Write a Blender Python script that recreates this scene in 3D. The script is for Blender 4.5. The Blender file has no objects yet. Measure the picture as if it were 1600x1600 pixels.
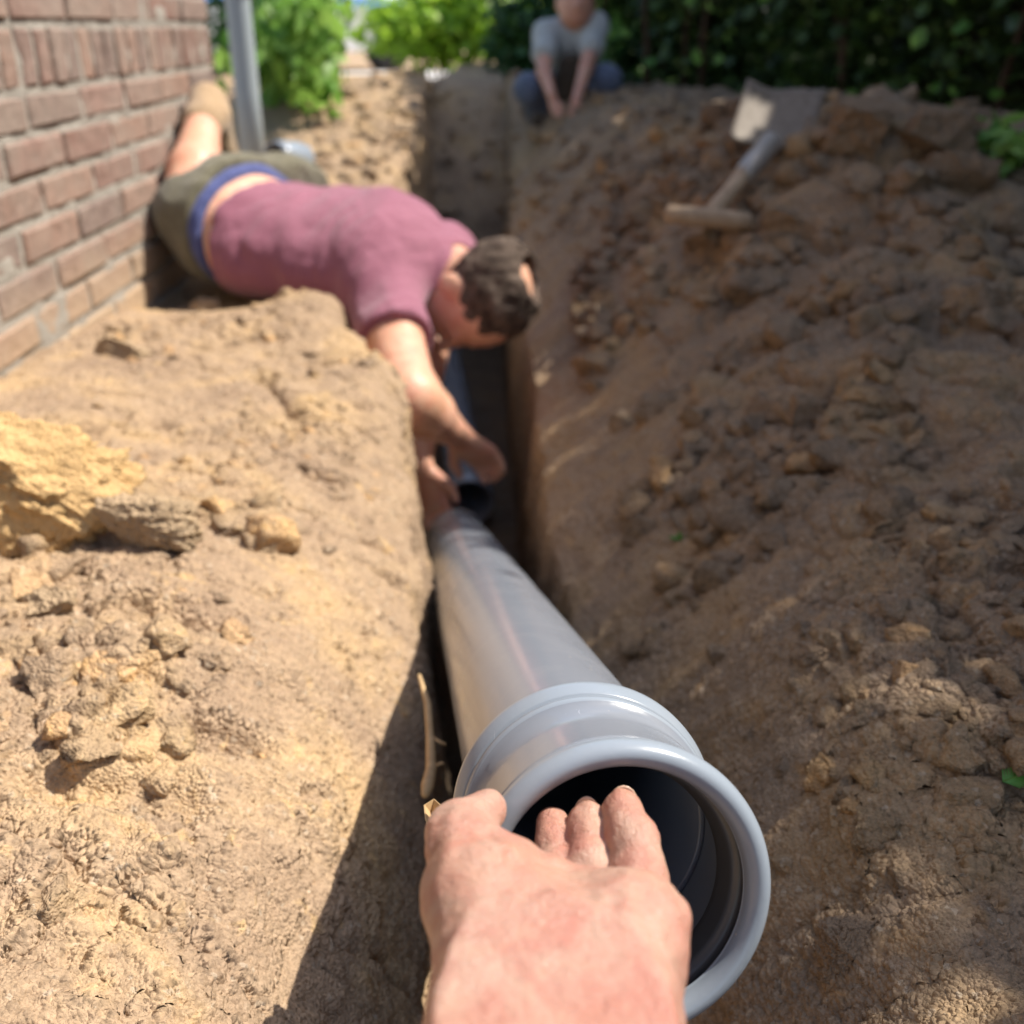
import bpy, bmesh, math, random
import numpy as np
from mathutils import Vector, Matrix
from mathutils.bvhtree import BVHTree
R = math.radians
S = bpy.context.scene
COL = S.collection

# ------------------------------------------------------------------ camera, sky, sun, exposure
CAM_Z = 0.48
PITCH = 25.4
cd = bpy.data.cameras.new("camera"); cam = bpy.data.objects.new("camera", cd); COL.objects.link(cam)
cam.location = (0, 0, CAM_Z); cam.rotation_euler = (R(90 - PITCH), 0, 0)
cd.sensor_width = 36; cd.lens = 36; cd.clip_start = 0.02; cd.clip_end = 500
cd.dof.use_dof = True; cd.dof.focus_distance = 0.55; cd.dof.aperture_fstop = 5.9
S.camera = cam
SUN = Vector((0.57, 0.16, 0.80)).normalized()
w = bpy.data.worlds.new("World"); S.world = w; w.use_nodes = True
nt = w.node_tree; bg = nt.nodes["Background"]
sky = nt.nodes.new("ShaderNodeTexSky"); sky.sky_type = 'NISHITA'; sky.sun_disc = False
sky.sun_elevation = math.asin(SUN.z); sky.sun_rotation = math.atan2(SUN.x, SUN.y)
sky.dust_density = 1.5
nt.links.new(sky.outputs[0], bg.inputs[0]); bg.inputs[1].default_value = 0.15
sl = bpy.data.lights.new("sun", 'SUN'); sl.energy = 5.0; sl.angle = R(0.53); sl.color = (1.0, 0.94, 0.85)
so = bpy.data.objects.new("sun", sl); COL.objects.link(so)
so.rotation_euler = SUN.to_track_quat('Z', 'Y').to_euler(); so.location = (3, 2, 6)
S.view_settings.view_transform = 'Standard'; S.view_settings.look = 'None'
S.view_settings.gamma = 1; S.view_settings.exposure = 0.66
S.cycles.use_denoising = True
S.cycles.max_bounces = 8; S.cycles.sample_clamp_indirect = 6

# ------------------------------------------------------------------ helpers
CP, SP = math.cos(R(PITCH)), math.sin(R(PITCH))
def P(x, y, t):
    """point seen at photo pixel (x, y) at depth t metres along the view axis"""
    u, v = (x - 800) / 1600, (800 - y) / 1600
    return Vector((u * t, (CP + v * SP) * t, (-SP + v * CP) * t + CAM_Z))
def tag(o, label=None, cat=None, group=None, kind=None):
    if label: o['label'] = label
    if cat: o['category'] = cat
    if group: o['group'] = group
    if kind: o['kind'] = kind
    return o
def empty(name, loc):
    o = bpy.data.objects.new(name, None); COL.objects.link(o); o.location = loc
    o.empty_display_size = 0.1
    return o
def link(name, me, mat=None, parent=None):
    o = bpy.data.objects.new(name, me); COL.objects.link(o)
    if mat: me.materials.append(mat)
    if parent:
        o.parent = parent; o.matrix_parent_inverse = Matrix.Translation(-parent.location) if parent.type == 'EMPTY' else Matrix()
    return o
def npmesh(name, v, q, smooth=True):
    """v (n,3), q (m,3|4) int"""
    me = bpy.data.meshes.new(name)
    v = np.ascontiguousarray(v, dtype=np.float32); q = np.ascontiguousarray(q, dtype=np.int32)
    k = q.shape[1]
    me.vertices.add(len(v)); me.vertices.foreach_set('co', v.ravel())
    me.loops.add(q.size); me.loops.foreach_set('vertex_index', q.ravel())
    me.polygons.add(len(q)); me.polygons.foreach_set('loop_start', np.arange(0, q.size, k, dtype=np.int32))
    me.polygons.foreach_set('use_smooth', np.full(len(q), smooth))
    me.update(calc_edges=True)
    return me
def bmobj(name, bm, mat, parent=None, smooth=True):
    me = bpy.data.meshes.new(name); bmesh.ops.recalc_face_normals(bm, faces=bm.faces); bm.to_mesh(me); bm.free()
    for p in me.polygons: p.use_smooth = smooth
    return link(name, me, mat, parent)

def _h(ix, iy, iz, seed):
    n = (ix * np.int64(374761393) + iy * np.int64(668265263) + iz * np.int64(2147483647 // 3) + np.int64(seed) * np.int64(1274126177)) & 0xFFFFFFFF
    n = ((n ^ (n >> 13)) * 1274126177) & 0xFFFFFFFF
    n = ((n ^ (n >> 16)) * 2246822519) & 0xFFFFFFFF
    return ((n ^ (n >> 15)) & 0xFFFFFF).astype(np.float32) / 8388608.0 - 1.0
def vnoise(p, seed=0):
    i = np.floor(p).astype(np.int64); f = (p - i).astype(np.float32); f = f * f * f * (f * (f * 6 - 15) + 10)
    out = 0
    for dx in (0, 1):
        wx = f[..., 0] if dx else 1 - f[..., 0]
        for dy in (0, 1):
            wy = f[..., 1] if dy else 1 - f[..., 1]
            for dz in (0, 1):
                wz = f[..., 2] if dz else 1 - f[..., 2]
                out = out + wx * wy * wz * _h(i[..., 0] + dx, i[..., 1] + dy, i[..., 2] + dz, seed)
    return out
def fbm(p, octv=4, seed=0, gain=0.5, ridged=False):
    a, o, tot = 1.0, 0, 0
    for k in range(octv):
        n = vnoise(p * (2.03 ** k) + 7.3 * k, seed + k)
        if ridged: n = 1 - 2 * np.abs(n)
        o = o + a * n; tot += a; a *= gain
    return o / tot
def sstep(a, b, x):
    t = np.clip((x - a) / (b - a), 0, 1); return t * t * (3 - 2 * t)

# signed distance modelling -------------------------------------------------
def smin(a, b, k):
    if k <= 0: return np.minimum(a, b)
    h = np.clip(0.5 + 0.5 * (b - a) / k, 0, 1)
    return b * (1 - h) + a * h - k * h * (1 - h)
def smax(a, b, k): return -smin(-a, -b, k)
def cone(p, a, b, ra, rb):
    a = np.array(a, dtype=np.float32); b = np.array(b, dtype=np.float32); d = b - a
    t = np.clip(((p - a) @ d) / max(1e-9, float(d @ d)), 0, 1)
    return np.linalg.norm(p - a - t[..., None] * d, axis=-1) - (ra + t * (rb - ra))
def econe(p, a, b, side, ra, rb):
    """elliptical cone; ra=(side radius, normal radius) at a, rb at b"""
    a = np.array(a, dtype=np.float32); b = np.array(b, dtype=np.float32); d = b - a
    L = float(np.linalg.norm(d)) + 1e-9; ax = d / L
    s = np.array(side, dtype=np.float32); s = s - ax * float(s @ ax); s /= np.linalg.norm(s); n = np.cross(ax, s)
    q = p - a; l = q @ ax; t = np.clip(l / L, 0, 1); ov = l - t * L
    rs = ra[0] + t * (rb[0] - ra[0]); rn = ra[1] + t * (rb[1] - ra[1]); m = np.minimum(rs, rn)
    e = np.sqrt(((q @ s) / rs) ** 2 + ((q @ n) / rn) ** 2 + (ov / m) ** 2)
    return (e - 1) * m
def ell(p, c, r, M=None):
    q = p - np.array(c, dtype=np.float32)
    if M is not None: q = q @ np.array(M, dtype=np.float32)
    r = np.array(r, dtype=np.float32)
    k0 = np.linalg.norm(q / r, axis=-1); return (k0 - 1) * float(r.min()) * 0.9 + (k0 - 1) * 0.1 * float(r.mean())
def grid(lo, hi, h):
    ax = [np.arange(lo[i], hi[i] + h, h, dtype=np.float32) for i in range(3)]
    return np.stack(np.meshgrid(*ax, indexing='ij'), axis=-1)
def surfnet(g, f, relax=2):
    h = float(g[1, 0, 0, 0] - g[0, 0, 0, 0]); o = g[0, 0, 0]
    s = f < 0; nx, ny, nz = f.shape
    acc = np.zeros((nx - 1, ny - 1, nz - 1, 3), dtype=np.float32); cnt = np.zeros((nx - 1, ny - 1, nz - 1), dtype=np.float32)
    for axis in range(3):
        for j in (0, 1):
            for k in (0, 1):
                off = [0, 0, 0]; o2 = [i for i in range(3) if i != axis]; off[o2[0]] = j; off[o2[1]] = k
                sl0 = tuple(slice(off[i], off[i] + f.shape[i] - 1) for i in range(3))
                off1 = list(off); off1[axis] = 1
                sl1 = tuple(slice(off1[i], off1[i] + f.shape[i] - 1) for i in range(3))
                a, b = f[sl0], f[sl1]; m = (a < 0) != (b < 0)
                t = np.where(m, a / np.where(m, a - b, 1), 0)
                mf = m.astype(np.float32); cnt += mf
                acc[..., axis] += t * mf; acc[..., o2[0]] += j * mf; acc[..., o2[1]] += k * mf
    act = cnt > 0; idx = -np.ones(act.shape, dtype=np.int64); ii = np.argwhere(act); idx[act] = np.arange(len(ii))
    v = (ii + acc[act] / cnt[act][:, None]) * h + o
    quads = []
    for axis in range(3):
        o2 = [(axis + 1) % 3, (axis + 2) % 3]
        a = [slice(1, n - 1) for n in f.shape]; a[axis] = slice(0, f.shape[axis] - 1)
        b = list(a); b[axis] = slice(1, f.shape[axis])
        sa, sb = s[tuple(a)], s[tuple(b)]
        m = np.argwhere(sa != sb); pos = m.copy()
        for k in o2: pos[:, k] += 1
        flip = sa[tuple(m.T)]
        e1 = np.zeros(3, int); e1[o2[0]] = 1; e2 = np.zeros(3, int); e2[o2[1]] = 1
        c = [pos - e1 - e2, pos - e2, pos, pos - e1]
        qd = np.stack([idx[tuple(x.T)] for x in c], axis=1)
        qd = np.where(flip[:, None], qd, qd[:, ::-1]); quads.append(qd)
    q = np.concatenate(quads); q = q[(q >= 0).all(axis=1)]
    for _ in range(relax):
        sm = np.zeros_like(v); n = np.zeros(len(v))
        for a_, b_ in ((0, 1), (1, 2), (2, 3), (3, 0)):
            np.add.at(sm, q[:, a_], v[q[:, b_]]); np.add.at(n, q[:, a_], 1)
            np.add.at(sm, q[:, b_], v[q[:, a_]]); np.add.at(n, q[:, b_], 1)
        v = v * 0.4 + 0.6 * sm / np.maximum(n, 1)[:, None]
    return v, q
def sdf_obj(name, fn, lo, hi, h, mat, parent=None, relax=2):
    g = grid(lo, hi, h); f = fn(g).astype(np.float32)
    for ax in range(3):                       # keep it closed at the box
        for e in (0, -1):
            sl_ = [slice(None)] * 3; sl_[ax] = e; f[tuple(sl_)] = np.maximum(f[tuple(sl_)], h * 0.5)
    v, q = surfnet(g, f, relax)
    return link(name, npmesh(name, v, q), mat, parent)

# ------------------------------------------------------------------ materials
def mat(name, color=(0.5, 0.5, 0.5), rough=0.6, spec=0.5):
    m = bpy.data.materials.new(name); m.use_nodes = True
    b = m.node_tree.nodes["Principled BSDF"]
    b.inputs["Base Color"].default_value = (*color, 1); b.inputs["Roughness"].default_value = rough
    b.inputs["Specular IOR Level"].default_value = spec
    return m, m.node_tree, b
def node(nt, typ, **kw):
    n = nt.nodes.new(typ)
    for k, v in kw.items():
        if k in n.inputs.keys(): n.inputs[k].default_value = v
        else: setattr(n, k, v)
    return n
def coords(nt, scale=(1, 1, 1), kind='Object'):
    tc = nt.nodes.new("ShaderNodeTexCoord"); mp = nt.nodes.new("ShaderNodeMapping")
    mp.inputs['Scale'].default_value = scale; nt.links.new(tc.outputs[kind], mp.inputs[0]); return mp.outputs[0]
def noise(nt, vec, scale, detail=4, rough=0.55, dist=0.0):
    n = node(nt, "ShaderNodeTexNoise", Scale=scale, Detail=detail, Roughness=rough, Distortion=dist)
    nt.links.new(vec, n.inputs['Vector']); return n.outputs['Fac']
def ramp(nt, fac, stops):
    r = nt.nodes.new("ShaderNodeValToRGB"); els = r.color_ramp.elements
    while len(els) < len(stops): els.new(0.5)
    for e, (p, c) in zip(els, stops): e.position = p; e.color = (*c, 1) if len(c) == 3 else c
    nt.links.new(fac, r.inputs[0]); return r.outputs[0]
def mixc(nt, fac, a, b, typ='MIX'):
    m = nt.nodes.new("ShaderNodeMix"); m.data_type = 'RGBA'; m.blend_type = typ
    for s_, v in ((m.inputs[0], fac), (m.inputs[6], a), (m.inputs[7], b)):
        if isinstance(v, (int, float)): s_.default_value = v
        elif isinstance(v, tuple): s_.default_value = (*v, 1)
        else: nt.links.new(v, s_)
    return m.outputs[2]
def mth(nt, op, a, b=0.0, c=0.0):
    m = nt.nodes.new("ShaderNodeMath"); m.operation = op
    for s_, v in zip(m.inputs, (a, b, c)):
        if isinstance(v, (int, float)): s_.default_value = v
        else: nt.links.new(v, s_)
    return m.outputs[0]
def bump(nt, bsdf, h, strength=0.3, dist=0.01):
    b = node(nt, "ShaderNodeBump", Strength=strength, Distance=dist); nt.links.new(h, b.inputs['Height'])
    nt.links.new(b.outputs[0], bsdf.inputs['Normal']); return b
def bw(c): return (c, c, c)

def soil_material(name, disp=True, k=1.0, tint=None):
    m, t, b = mat(name, rough=0.95, spec=0.15)
    v = coords(t)
    n1 = noise(t, v, 6, 6, 0.6, 0.4); n2 = noise(t, v, 28, 6, 0.6, 0.6); n3 = noise(t, v, 190, 5, 0.65)
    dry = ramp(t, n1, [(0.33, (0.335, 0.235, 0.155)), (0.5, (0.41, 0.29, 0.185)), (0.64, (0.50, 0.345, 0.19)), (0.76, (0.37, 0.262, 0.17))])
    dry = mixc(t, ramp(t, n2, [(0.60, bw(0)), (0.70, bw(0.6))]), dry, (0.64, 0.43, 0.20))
    shade_tone = ramp(t, n1, [(0.33, (0.235, 0.175, 0.12)), (0.5, (0.30, 0.215, 0.14)), (0.64, (0.36, 0.245, 0.135)), (0.76, (0.26, 0.195, 0.135))])  # darker brown for right bank and trench, their shade put into the colour
    shade_tone = mixc(t, ramp(t, n2, [(0.56, bw(0)), (0.68, bw(0.65))]), shade_tone, (0.40, 0.25, 0.12))
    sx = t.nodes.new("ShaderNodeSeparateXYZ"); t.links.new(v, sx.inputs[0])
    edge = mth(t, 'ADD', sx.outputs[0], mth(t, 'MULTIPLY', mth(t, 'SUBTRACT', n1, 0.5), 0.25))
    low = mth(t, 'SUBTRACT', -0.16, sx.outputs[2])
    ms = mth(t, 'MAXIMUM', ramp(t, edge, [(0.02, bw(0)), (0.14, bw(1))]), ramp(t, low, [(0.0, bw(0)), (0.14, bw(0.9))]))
    c = mixc(t, ms, dry, shade_tone)
    c = mixc(t, ramp(t, mth(t, 'SUBTRACT', -0.30, sx.outputs[2]), [(0.0, bw(0)), (0.25, bw(0.75))]), c, (0.085, 0.055, 0.034))  # blackens soil deep in the trench, painting its shade into the colour
    c = mixc(t, 1.0, c, ramp(t, n3, [(0.25, bw(0.60)), (0.5, bw(0.98)), (0.75, bw(1.30))]), 'MULTIPLY')
    grit = node(t, "ShaderNodeTexVoronoi", Scale=260.0); t.links.new(v, grit.inputs['Vector'])
    gs = t.nodes.new("ShaderNodeSeparateColor"); t.links.new(grit.outputs['Color'], gs.inputs[0])
    c = mixc(t, ramp(t, gs.outputs[0], [(0.965, bw(0)), (0.98, bw(0.30))]), c, (0.62, 0.54, 0.42))
    if tint: c = mixc(t, 0.7, c, tint)
    if not disp and not tint:
        gi = t.nodes.new("ShaderNodeNewGeometry"); oi = t.nodes.new("ShaderNodeObjectInfo")
        c = mixc(t, 1.0, c, ramp(t, gi.outputs['Random Per Island'], [(0.0, (0.80, 0.80, 0.81)), (0.5, (0.97, 0.97, 0.96)), (0.85, (1.12, 1.10, 1.05)), (1.0, (1.30, 1.14, 0.90))]), 'MULTIPLY')
    t.links.new(c, b.inputs['Base Color'])
    # crumbs
    wv = t.nodes.new("ShaderNodeVectorMath"); wv.operation = 'MULTIPLY_ADD'
    nn = node(t, "ShaderNodeTexNoise", Scale=60.0, Detail=2.0); t.links.new(v, nn.inputs['Vector'])
    t.links.new(nn.outputs['Color'], wv.inputs[0]); wv.inputs[1].default_value = (0.006,) * 3; t.links.new(v, wv.inputs[2])
    def vor(sc):
        a = node(t, "ShaderNodeTexVoronoi", Scale=sc); a.feature = 'F1'; t.links.new(wv.outputs[0] if sc < 100 else v, a.inputs['Vector'])
        return mth(t, 'SUBTRACT', 1.0, a.outputs['Distance'])
    mask = ramp(t, noise(t, v, 9, 3, 0.5), [(0.40, bw(0.35)), (0.60, bw(1.0))])
    h = mth(t, 'MULTIPLY', vor(75), mth(t, 'MULTIPLY', mask, 0.0045 * k))
    h = mth(t, 'ADD', h, mth(t, 'MULTIPLY', vor(190), mth(t, 'MULTIPLY', mask, 0.0028 * k)))
    h = mth(t, 'ADD', h, mth(t, 'MULTIPLY', vor(430), 0.0020 * k))
    h = mth(t, 'ADD', h, mth(t, 'MULTIPLY', noise(t, v, 45, 9, 0.64, 0.0), 0.0065 * k))
    if disp:
        d = node(t, "ShaderNodeDisplacement", Midlevel=0.0, Scale=1.0); t.links.new(h, d.inputs['Height'])
        t.links.new(d.outputs[0], t.nodes["Material Output"].inputs['Displacement']); m.displacement_method = 'BOTH'
    else:
        bump(t, b, h, 1.0, 1.0)
    return m
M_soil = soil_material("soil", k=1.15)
M_clod = soil_material("clod_soil", disp=False, k=1.1)
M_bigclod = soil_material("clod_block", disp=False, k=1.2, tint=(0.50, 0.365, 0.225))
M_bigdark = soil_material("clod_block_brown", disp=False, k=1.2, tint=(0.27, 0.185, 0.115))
M_ochre = soil_material("ochre_soil", disp=False, k=1.2, tint=(0.76, 0.49, 0.21))

def leaf_mat(name, a, b_, rough=0.45, trans=0.35):
    m, t, b = mat(name, a, rough, 0.4)
    g = t.nodes.new("ShaderNodeNewGeometry")
    c = ramp(t, g.outputs['Random Per Island'], [(0.0, a), (1.0, b_)])
    t.links.new(c, b.inputs['Base Color'])
    tr = t.nodes.new("ShaderNodeBsdfTranslucent"); t.links.new(c, tr.inputs[0])
    mx = node(t, "ShaderNodeMixShader"); mx.inputs[0].default_value = trans
    t.links.new(b.outputs[0], mx.inputs[1]); t.links.new(tr.outputs[0], mx.inputs[2])
    t.links.new(mx.outputs[0], t.nodes["Material Output"].inputs['Surface'])
    return m
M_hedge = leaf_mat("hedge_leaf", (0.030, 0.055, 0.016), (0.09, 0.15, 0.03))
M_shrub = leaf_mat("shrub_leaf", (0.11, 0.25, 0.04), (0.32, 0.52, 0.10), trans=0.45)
M_lime = leaf_mat("lime_leaf", (0.22, 0.40, 0.03), (0.42, 0.60, 0.06), trans=0.5)
M_dgreen = leaf_mat("dark_leaf", (0.03, 0.08, 0.02), (0.07, 0.16, 0.035))
def bark_mat():
    m, t, b = mat("bark", rough=0.9, spec=0.1); v = coords(t)
    c = ramp(t, noise(t, v, 30, 5), [(0.3, (0.035, 0.02, 0.012)), (0.7, (0.12, 0.07, 0.04))]); t.links.new(c, b.inputs['Base Color'])
    bump(t, b, noise(t, v, 90, 4), 0.6, 0.01); return m
M_bark = bark_mat()
def pvc_mat(name, col, rough, dust=0.35):
    m, t, b = mat(name, rough=rough, spec=0.5); v = coords(t)
    n = noise(t, v, 14, 6, 0.65, 0.8); n2 = noise(t, v, 120, 5, 0.7)
    c = mixc(t, ramp(t, n, [(0.50, bw(0)), (0.75, bw(dust))]), col, (0.40, 0.36, 0.31))
    c = mixc(t, ramp(t, n2, [(0.66, bw(0)), (0.74, bw(0.5 * dust))]), c, (0.62, 0.60, 0.57))
    t.links.new(c, b.inputs['Base Color'])
    vz = node(t, "ShaderNodeTexVoronoi", Scale=75.0); t.links.new(v, vz.inputs['Vector'])
    vcs = t.nodes.new("ShaderNodeSeparateColor"); t.links.new(vz.outputs['Color'], vcs.inputs[0])
    spk = mth(t, 'MULTIPLY', ramp(t, vz.outputs['Distance'], [(0.03, bw(1)), (0.07, bw(0))]), ramp(t, vcs.outputs[0], [(0.80, bw(0)), (0.84, bw(0.8))]))
    c = mixc(t, spk, c, (0.62, 0.52, 0.40)); t.links.new(c, b.inputs['Base Color'])
    sn = noise(t, coords(t, (9, 1.2, 1.2)), 55, 3, 0.7, 0.6)
    c = mixc(t, ramp(t, sn, [(0.705, bw(0)), (0.73, bw(0.35))]), c, (0.50, 0.52, 0.55)); t.links.new(c, b.inputs['Base Color'])
    r = ramp(t, n, [(0.3, bw(rough * 0.95)), (0.75, bw(min(1, rough + 0.10)))]); t.links.new(r, b.inputs['Roughness'])
    vs = coords(t, (1, 1, 1)); sc = noise(t, vs, 260, 3); bump(t, b, sc, 0.04, 0.002)
    return m
M_pvc = pvc_mat("grey_pvc", (0.215, 0.235, 0.268), 0.15, 0.14)
M_pvc_socket = pvc_mat("grey_pvc_socket", (0.25, 0.285, 0.325), 0.20, 0.12)
M_rubber, _t, _b = mat("black_rubber", (0.075, 0.078, 0.082), 0.28)
def skin_mat(name, col, red, k=1.0):
    m, t, b = mat(name, col, 0.48, 0.45); v = coords(t)
    n = noise(t, v, 38, 4, 0.6, 0.6); n2 = noise(t, v, 11 , 3)
    c = mixc(t, ramp(t, n, [(0.38, bw(0)), (0.64, bw(0.85))]), col, red)
    c = mixc(t, ramp(t, noise(t, v, 90 / k, 5, 0.65, 0.5), [(0.52, bw(0)), (0.75, bw(0.45))]), c, (col[0] * 1.15, col[1] * 1.15, col[2] * 1.05))
    c = mixc(t, ramp(t, n2, [(0.45, bw(0)), (0.7, bw(0.5))]), c, (col[0] * 0.98, col[1] * 0.95, col[2] * 0.8))
    t.links.new(c, b.inputs['Base Color'])
    b.inputs['Subsurface Weight'].default_value = 0.25; b.inputs['Subsurface Radius'].default_value = (0.010, 0.004, 0.002)
    b.inputs['Subsurface Scale'].default_value = 1.0
    vr = node(t, "ShaderNodeTexVoronoi", Scale=900.0 / k); vr.feature = 'DISTANCE_TO_EDGE'; t.links.new(v, vr.inputs['Vector'])
    h = mth(t, 'ADD', mth(t, 'MULTIPLY', vr.outputs[0], 0.35), noise(t, v, 220 / k, 6, 0.6, 1.0))
    h = mth(t, 'ADD', h, mth(t, 'MULTIPLY', noise(t, v, 60 / k, 3, 0.5, 0.4), 1.2))
    bump(t, b, h, 0.8, 0.0017)
    r = ramp(t, n, [(0.3, bw(0.34)), (0.7, bw(0.52))]); t.links.new(r, b.inputs['Roughness'])
    return m
M_skin = skin_mat("skin", (0.45, 0.275, 0.205), (0.42, 0.17, 0.125))
M_skin2 = skin_mat("skin_far", (0.66, 0.39, 0.27), (0.62, 0.27, 0.18), 4)
M_skin3 = skin_mat("skin_child", (0.60, 0.33, 0.23), (0.52, 0.23, 0.15), 4)
M_nail, _t, _b = mat("nail", (0.62, 0.42, 0.30), 0.3)
def cloth_mat(name, col, col2, sc=40):
    m, t, b = mat(name, col, 0.9, 0.2); v = coords(t)
    c = ramp(t, noise(t, v, sc, 5, 0.6), [(0.3, col), (0.7, col2)]); t.links.new(c, b.inputs['Base Color'])
    b.inputs['Sheen Weight'].default_value = 0.25
    bump(t, b, mth(t, 'ADD', noise(t, v, 600, 2), mth(t, 'MULTIPLY', noise(t, v, 22, 4, 0.55, 0.8), 3.0)), 0.5, 0.004); return m
M_shirt = cloth_mat("dusty_red_cotton", (0.26, 0.095, 0.135), (0.31, 0.12, 0.165), 12)
M_shorts = cloth_mat("olive_canvas", (0.115, 0.105, 0.068), (0.17, 0.155, 0.10))
M_blue = cloth_mat("blue_elastic", (0.06, 0.075, 0.20), (0.09, 0.11, 0.27))
M_hair = cloth_mat("greying_hair", (0.020, 0.012, 0.008), (0.17, 0.125, 0.095), 34)
M_hair.node_tree.nodes['Principled BSDF'].inputs['Sheen Weight'].default_value = 0
M_boot = cloth_mat("tan_leather", (0.36, 0.24, 0.13), (0.46, 0.32, 0.19))
M_grey = cloth_mat("grey_marl", (0.38, 0.39, 0.36), (0.47, 0.48, 0.45))
M_apron = cloth_mat("dark_brown_cloth", (0.05, 0.035, 0.022), (0.08, 0.06, 0.04))
M_denim = cloth_mat("pale_denim", (0.07, 0.09, 0.14), (0.15, 0.19, 0.27))
def wood_mat(name, a, b2):
    m, t, b = mat(name, a, 0.65, 0.3); v = coords(t, (1, 1, 1))
    t.links.new(ramp(t, noise(t, v, 35, 5, 0.6, 1.5), [(0.3, a), (0.7, b2)]), b.inputs['Base Color']); return m
M_wood = wood_mat("worn_ash_wood", (0.30, 0.21, 0.13), (0.46, 0.34, 0.22))
M_steel, _t, _b = mat("worn_steel", (0.36, 0.33, 0.29), 0.45); _b.inputs['Metallic'].default_value = 0.35
M_blade = wood_mat("muddy_steel", (0.14, 0.11, 0.08), (0.22, 0.185, 0.145))
M_zinc, _t, _b = mat("painted_zinc", (0.34, 0.385, 0.40), 0.42)
M_dry = wood_mat("dry_root", (0.42, 0.27, 0.13), (0.60, 0.42, 0.22))

# ------------------------------------------------------------------ ground with the trench
rng = np.random.default_rng(7)
def interp(Y, pts):
    ys = [a for a, _ in pts]; vs = [b for _, b in pts]; return np.interp(Y, ys, vs)
def XL(Y): return interp(Y, [(-2, -.07), (.3, -.07), (.7, -.088), (1.1, -.122), (1.4, -.150), (1.6, -.200), (1.75, -.275), (1.95, -.35), (2.4, -.36), (3.2, -.38), (4.2, -.36), (4.8, -.36)])
def profile(Y):
    """knots (X, Z) across the trench for rows Y; list of arrays"""
    xl = XL(Y)
    q1 = np.stack([Y * 6.5, Y * 0 + 3, Y * 0], -1); q2 = np.stack([Y * 21, Y * 0 + 9, Y * 0], -1); q3 = np.stack([Y * 60, Y * 0 + 1, Y * 0], -1)
    rag = (vnoise(q1, 3) * .010 + vnoise(q2, 4) * .006 + vnoise(q3, 5) * .0025) * sstep(.9, 1.3, Y) ; xl = xl + rag - .008 * sstep(.9, 1.3, Y)
    far = sstep(3.9, 4.9, Y)                     # the trench runs out in the far heap
    fl = -.70 + far * .95
    z0 = interp(Y, [(-2, .05), (.7, .05), (1.3, .01), (1.7, .0), (1.95, -.03), (2.15, -.07), (3.0, .0), (3.8, .10), (4.6, .30), (5.3, .12), (6.5, .0), (80, .0)])
    lip = interp(Y, [(-2, -.20), (.5, -.20), (.9, -.165), (1.3, -.10), (1.6, -.025), (1.9, .015), (2.0, -.04), (2.3, -.10), (3, -.05), (3.9, .06), (4.6, .28), (5.4, .10), (7, 0), (80, 0)])
    mid = interp(Y, [(-2, .0), (.6, .0), (1.1, -.03), (1.7, .02), (1.88, .035), (2.05, -.05), (3, -.01), (3.9, .09), (4.6, .30), (5.3, .12), (6.5, 0), (80, 0)])
    xr1 = interp(Y, [(-2, .125), (.6, .12), (1.0, .095), (1.4, .07), (2, .065), (3, .02), (4.8, .0)])
    zr1 = interp(Y, [(-2, -.18), (.5, -.18), (1.0, -.21), (2, -.21), (3, -.18), (4, -.05), (4.7, .28), (5.4, .1), (7, 0), (80, 0)])
    xr2 = interp(Y, [(-2, .24), (.5, .25), (1.0, .32), (1.8, .38), (3, .28), (4.8, .3)])
    zr2 = interp(Y, [(-2, -.0), (.6, -.0), (1.0, -.03), (2, .02), (3, .10), (4, .20), (4.7, .26), (5.4, .1), (7, 0), (80, 0)])
    zr3 = interp(Y, [(-2, .03), (.5, .04), (1.1, .05), (1.6, .12), (2.3, .30), (2.9, .27), (3.5, .2), (4, .22), (4.7, .2), (5.4, .1), (7, 0), (80, 0)])
    zr4 = interp(Y, [(-2, .08), (.6, .08), (1.3, .07), (1.8, .16), (2.3, .27), (2.7, .22), (3.3, .12), (4.2, .1), (7, 0), (80, 0)])
    o = np.zeros_like(Y)
    K = [(o - 60, o * 0), (o - 3.0, z0 * .3), (o - .80, z0), (o - .45, z0 * .4 + mid * .6), (xl - .13 + .05 * sstep(1.1, 1.5, Y), mid * .9 + lip * .1), (xl, lip),
         (xl + .012 , lip - .10), (xl + .035, fl), (xr1 - .03, fl), (xr1 - .01, zr1 - .06), (xr1, zr1), (xr2, zr2), (o + .72, zr3), (o + 1.05, zr4), (o + 1.6, o * 0 + .02), (o + 5, o * 0), (o + 60, o * 0)]
    return K
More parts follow.
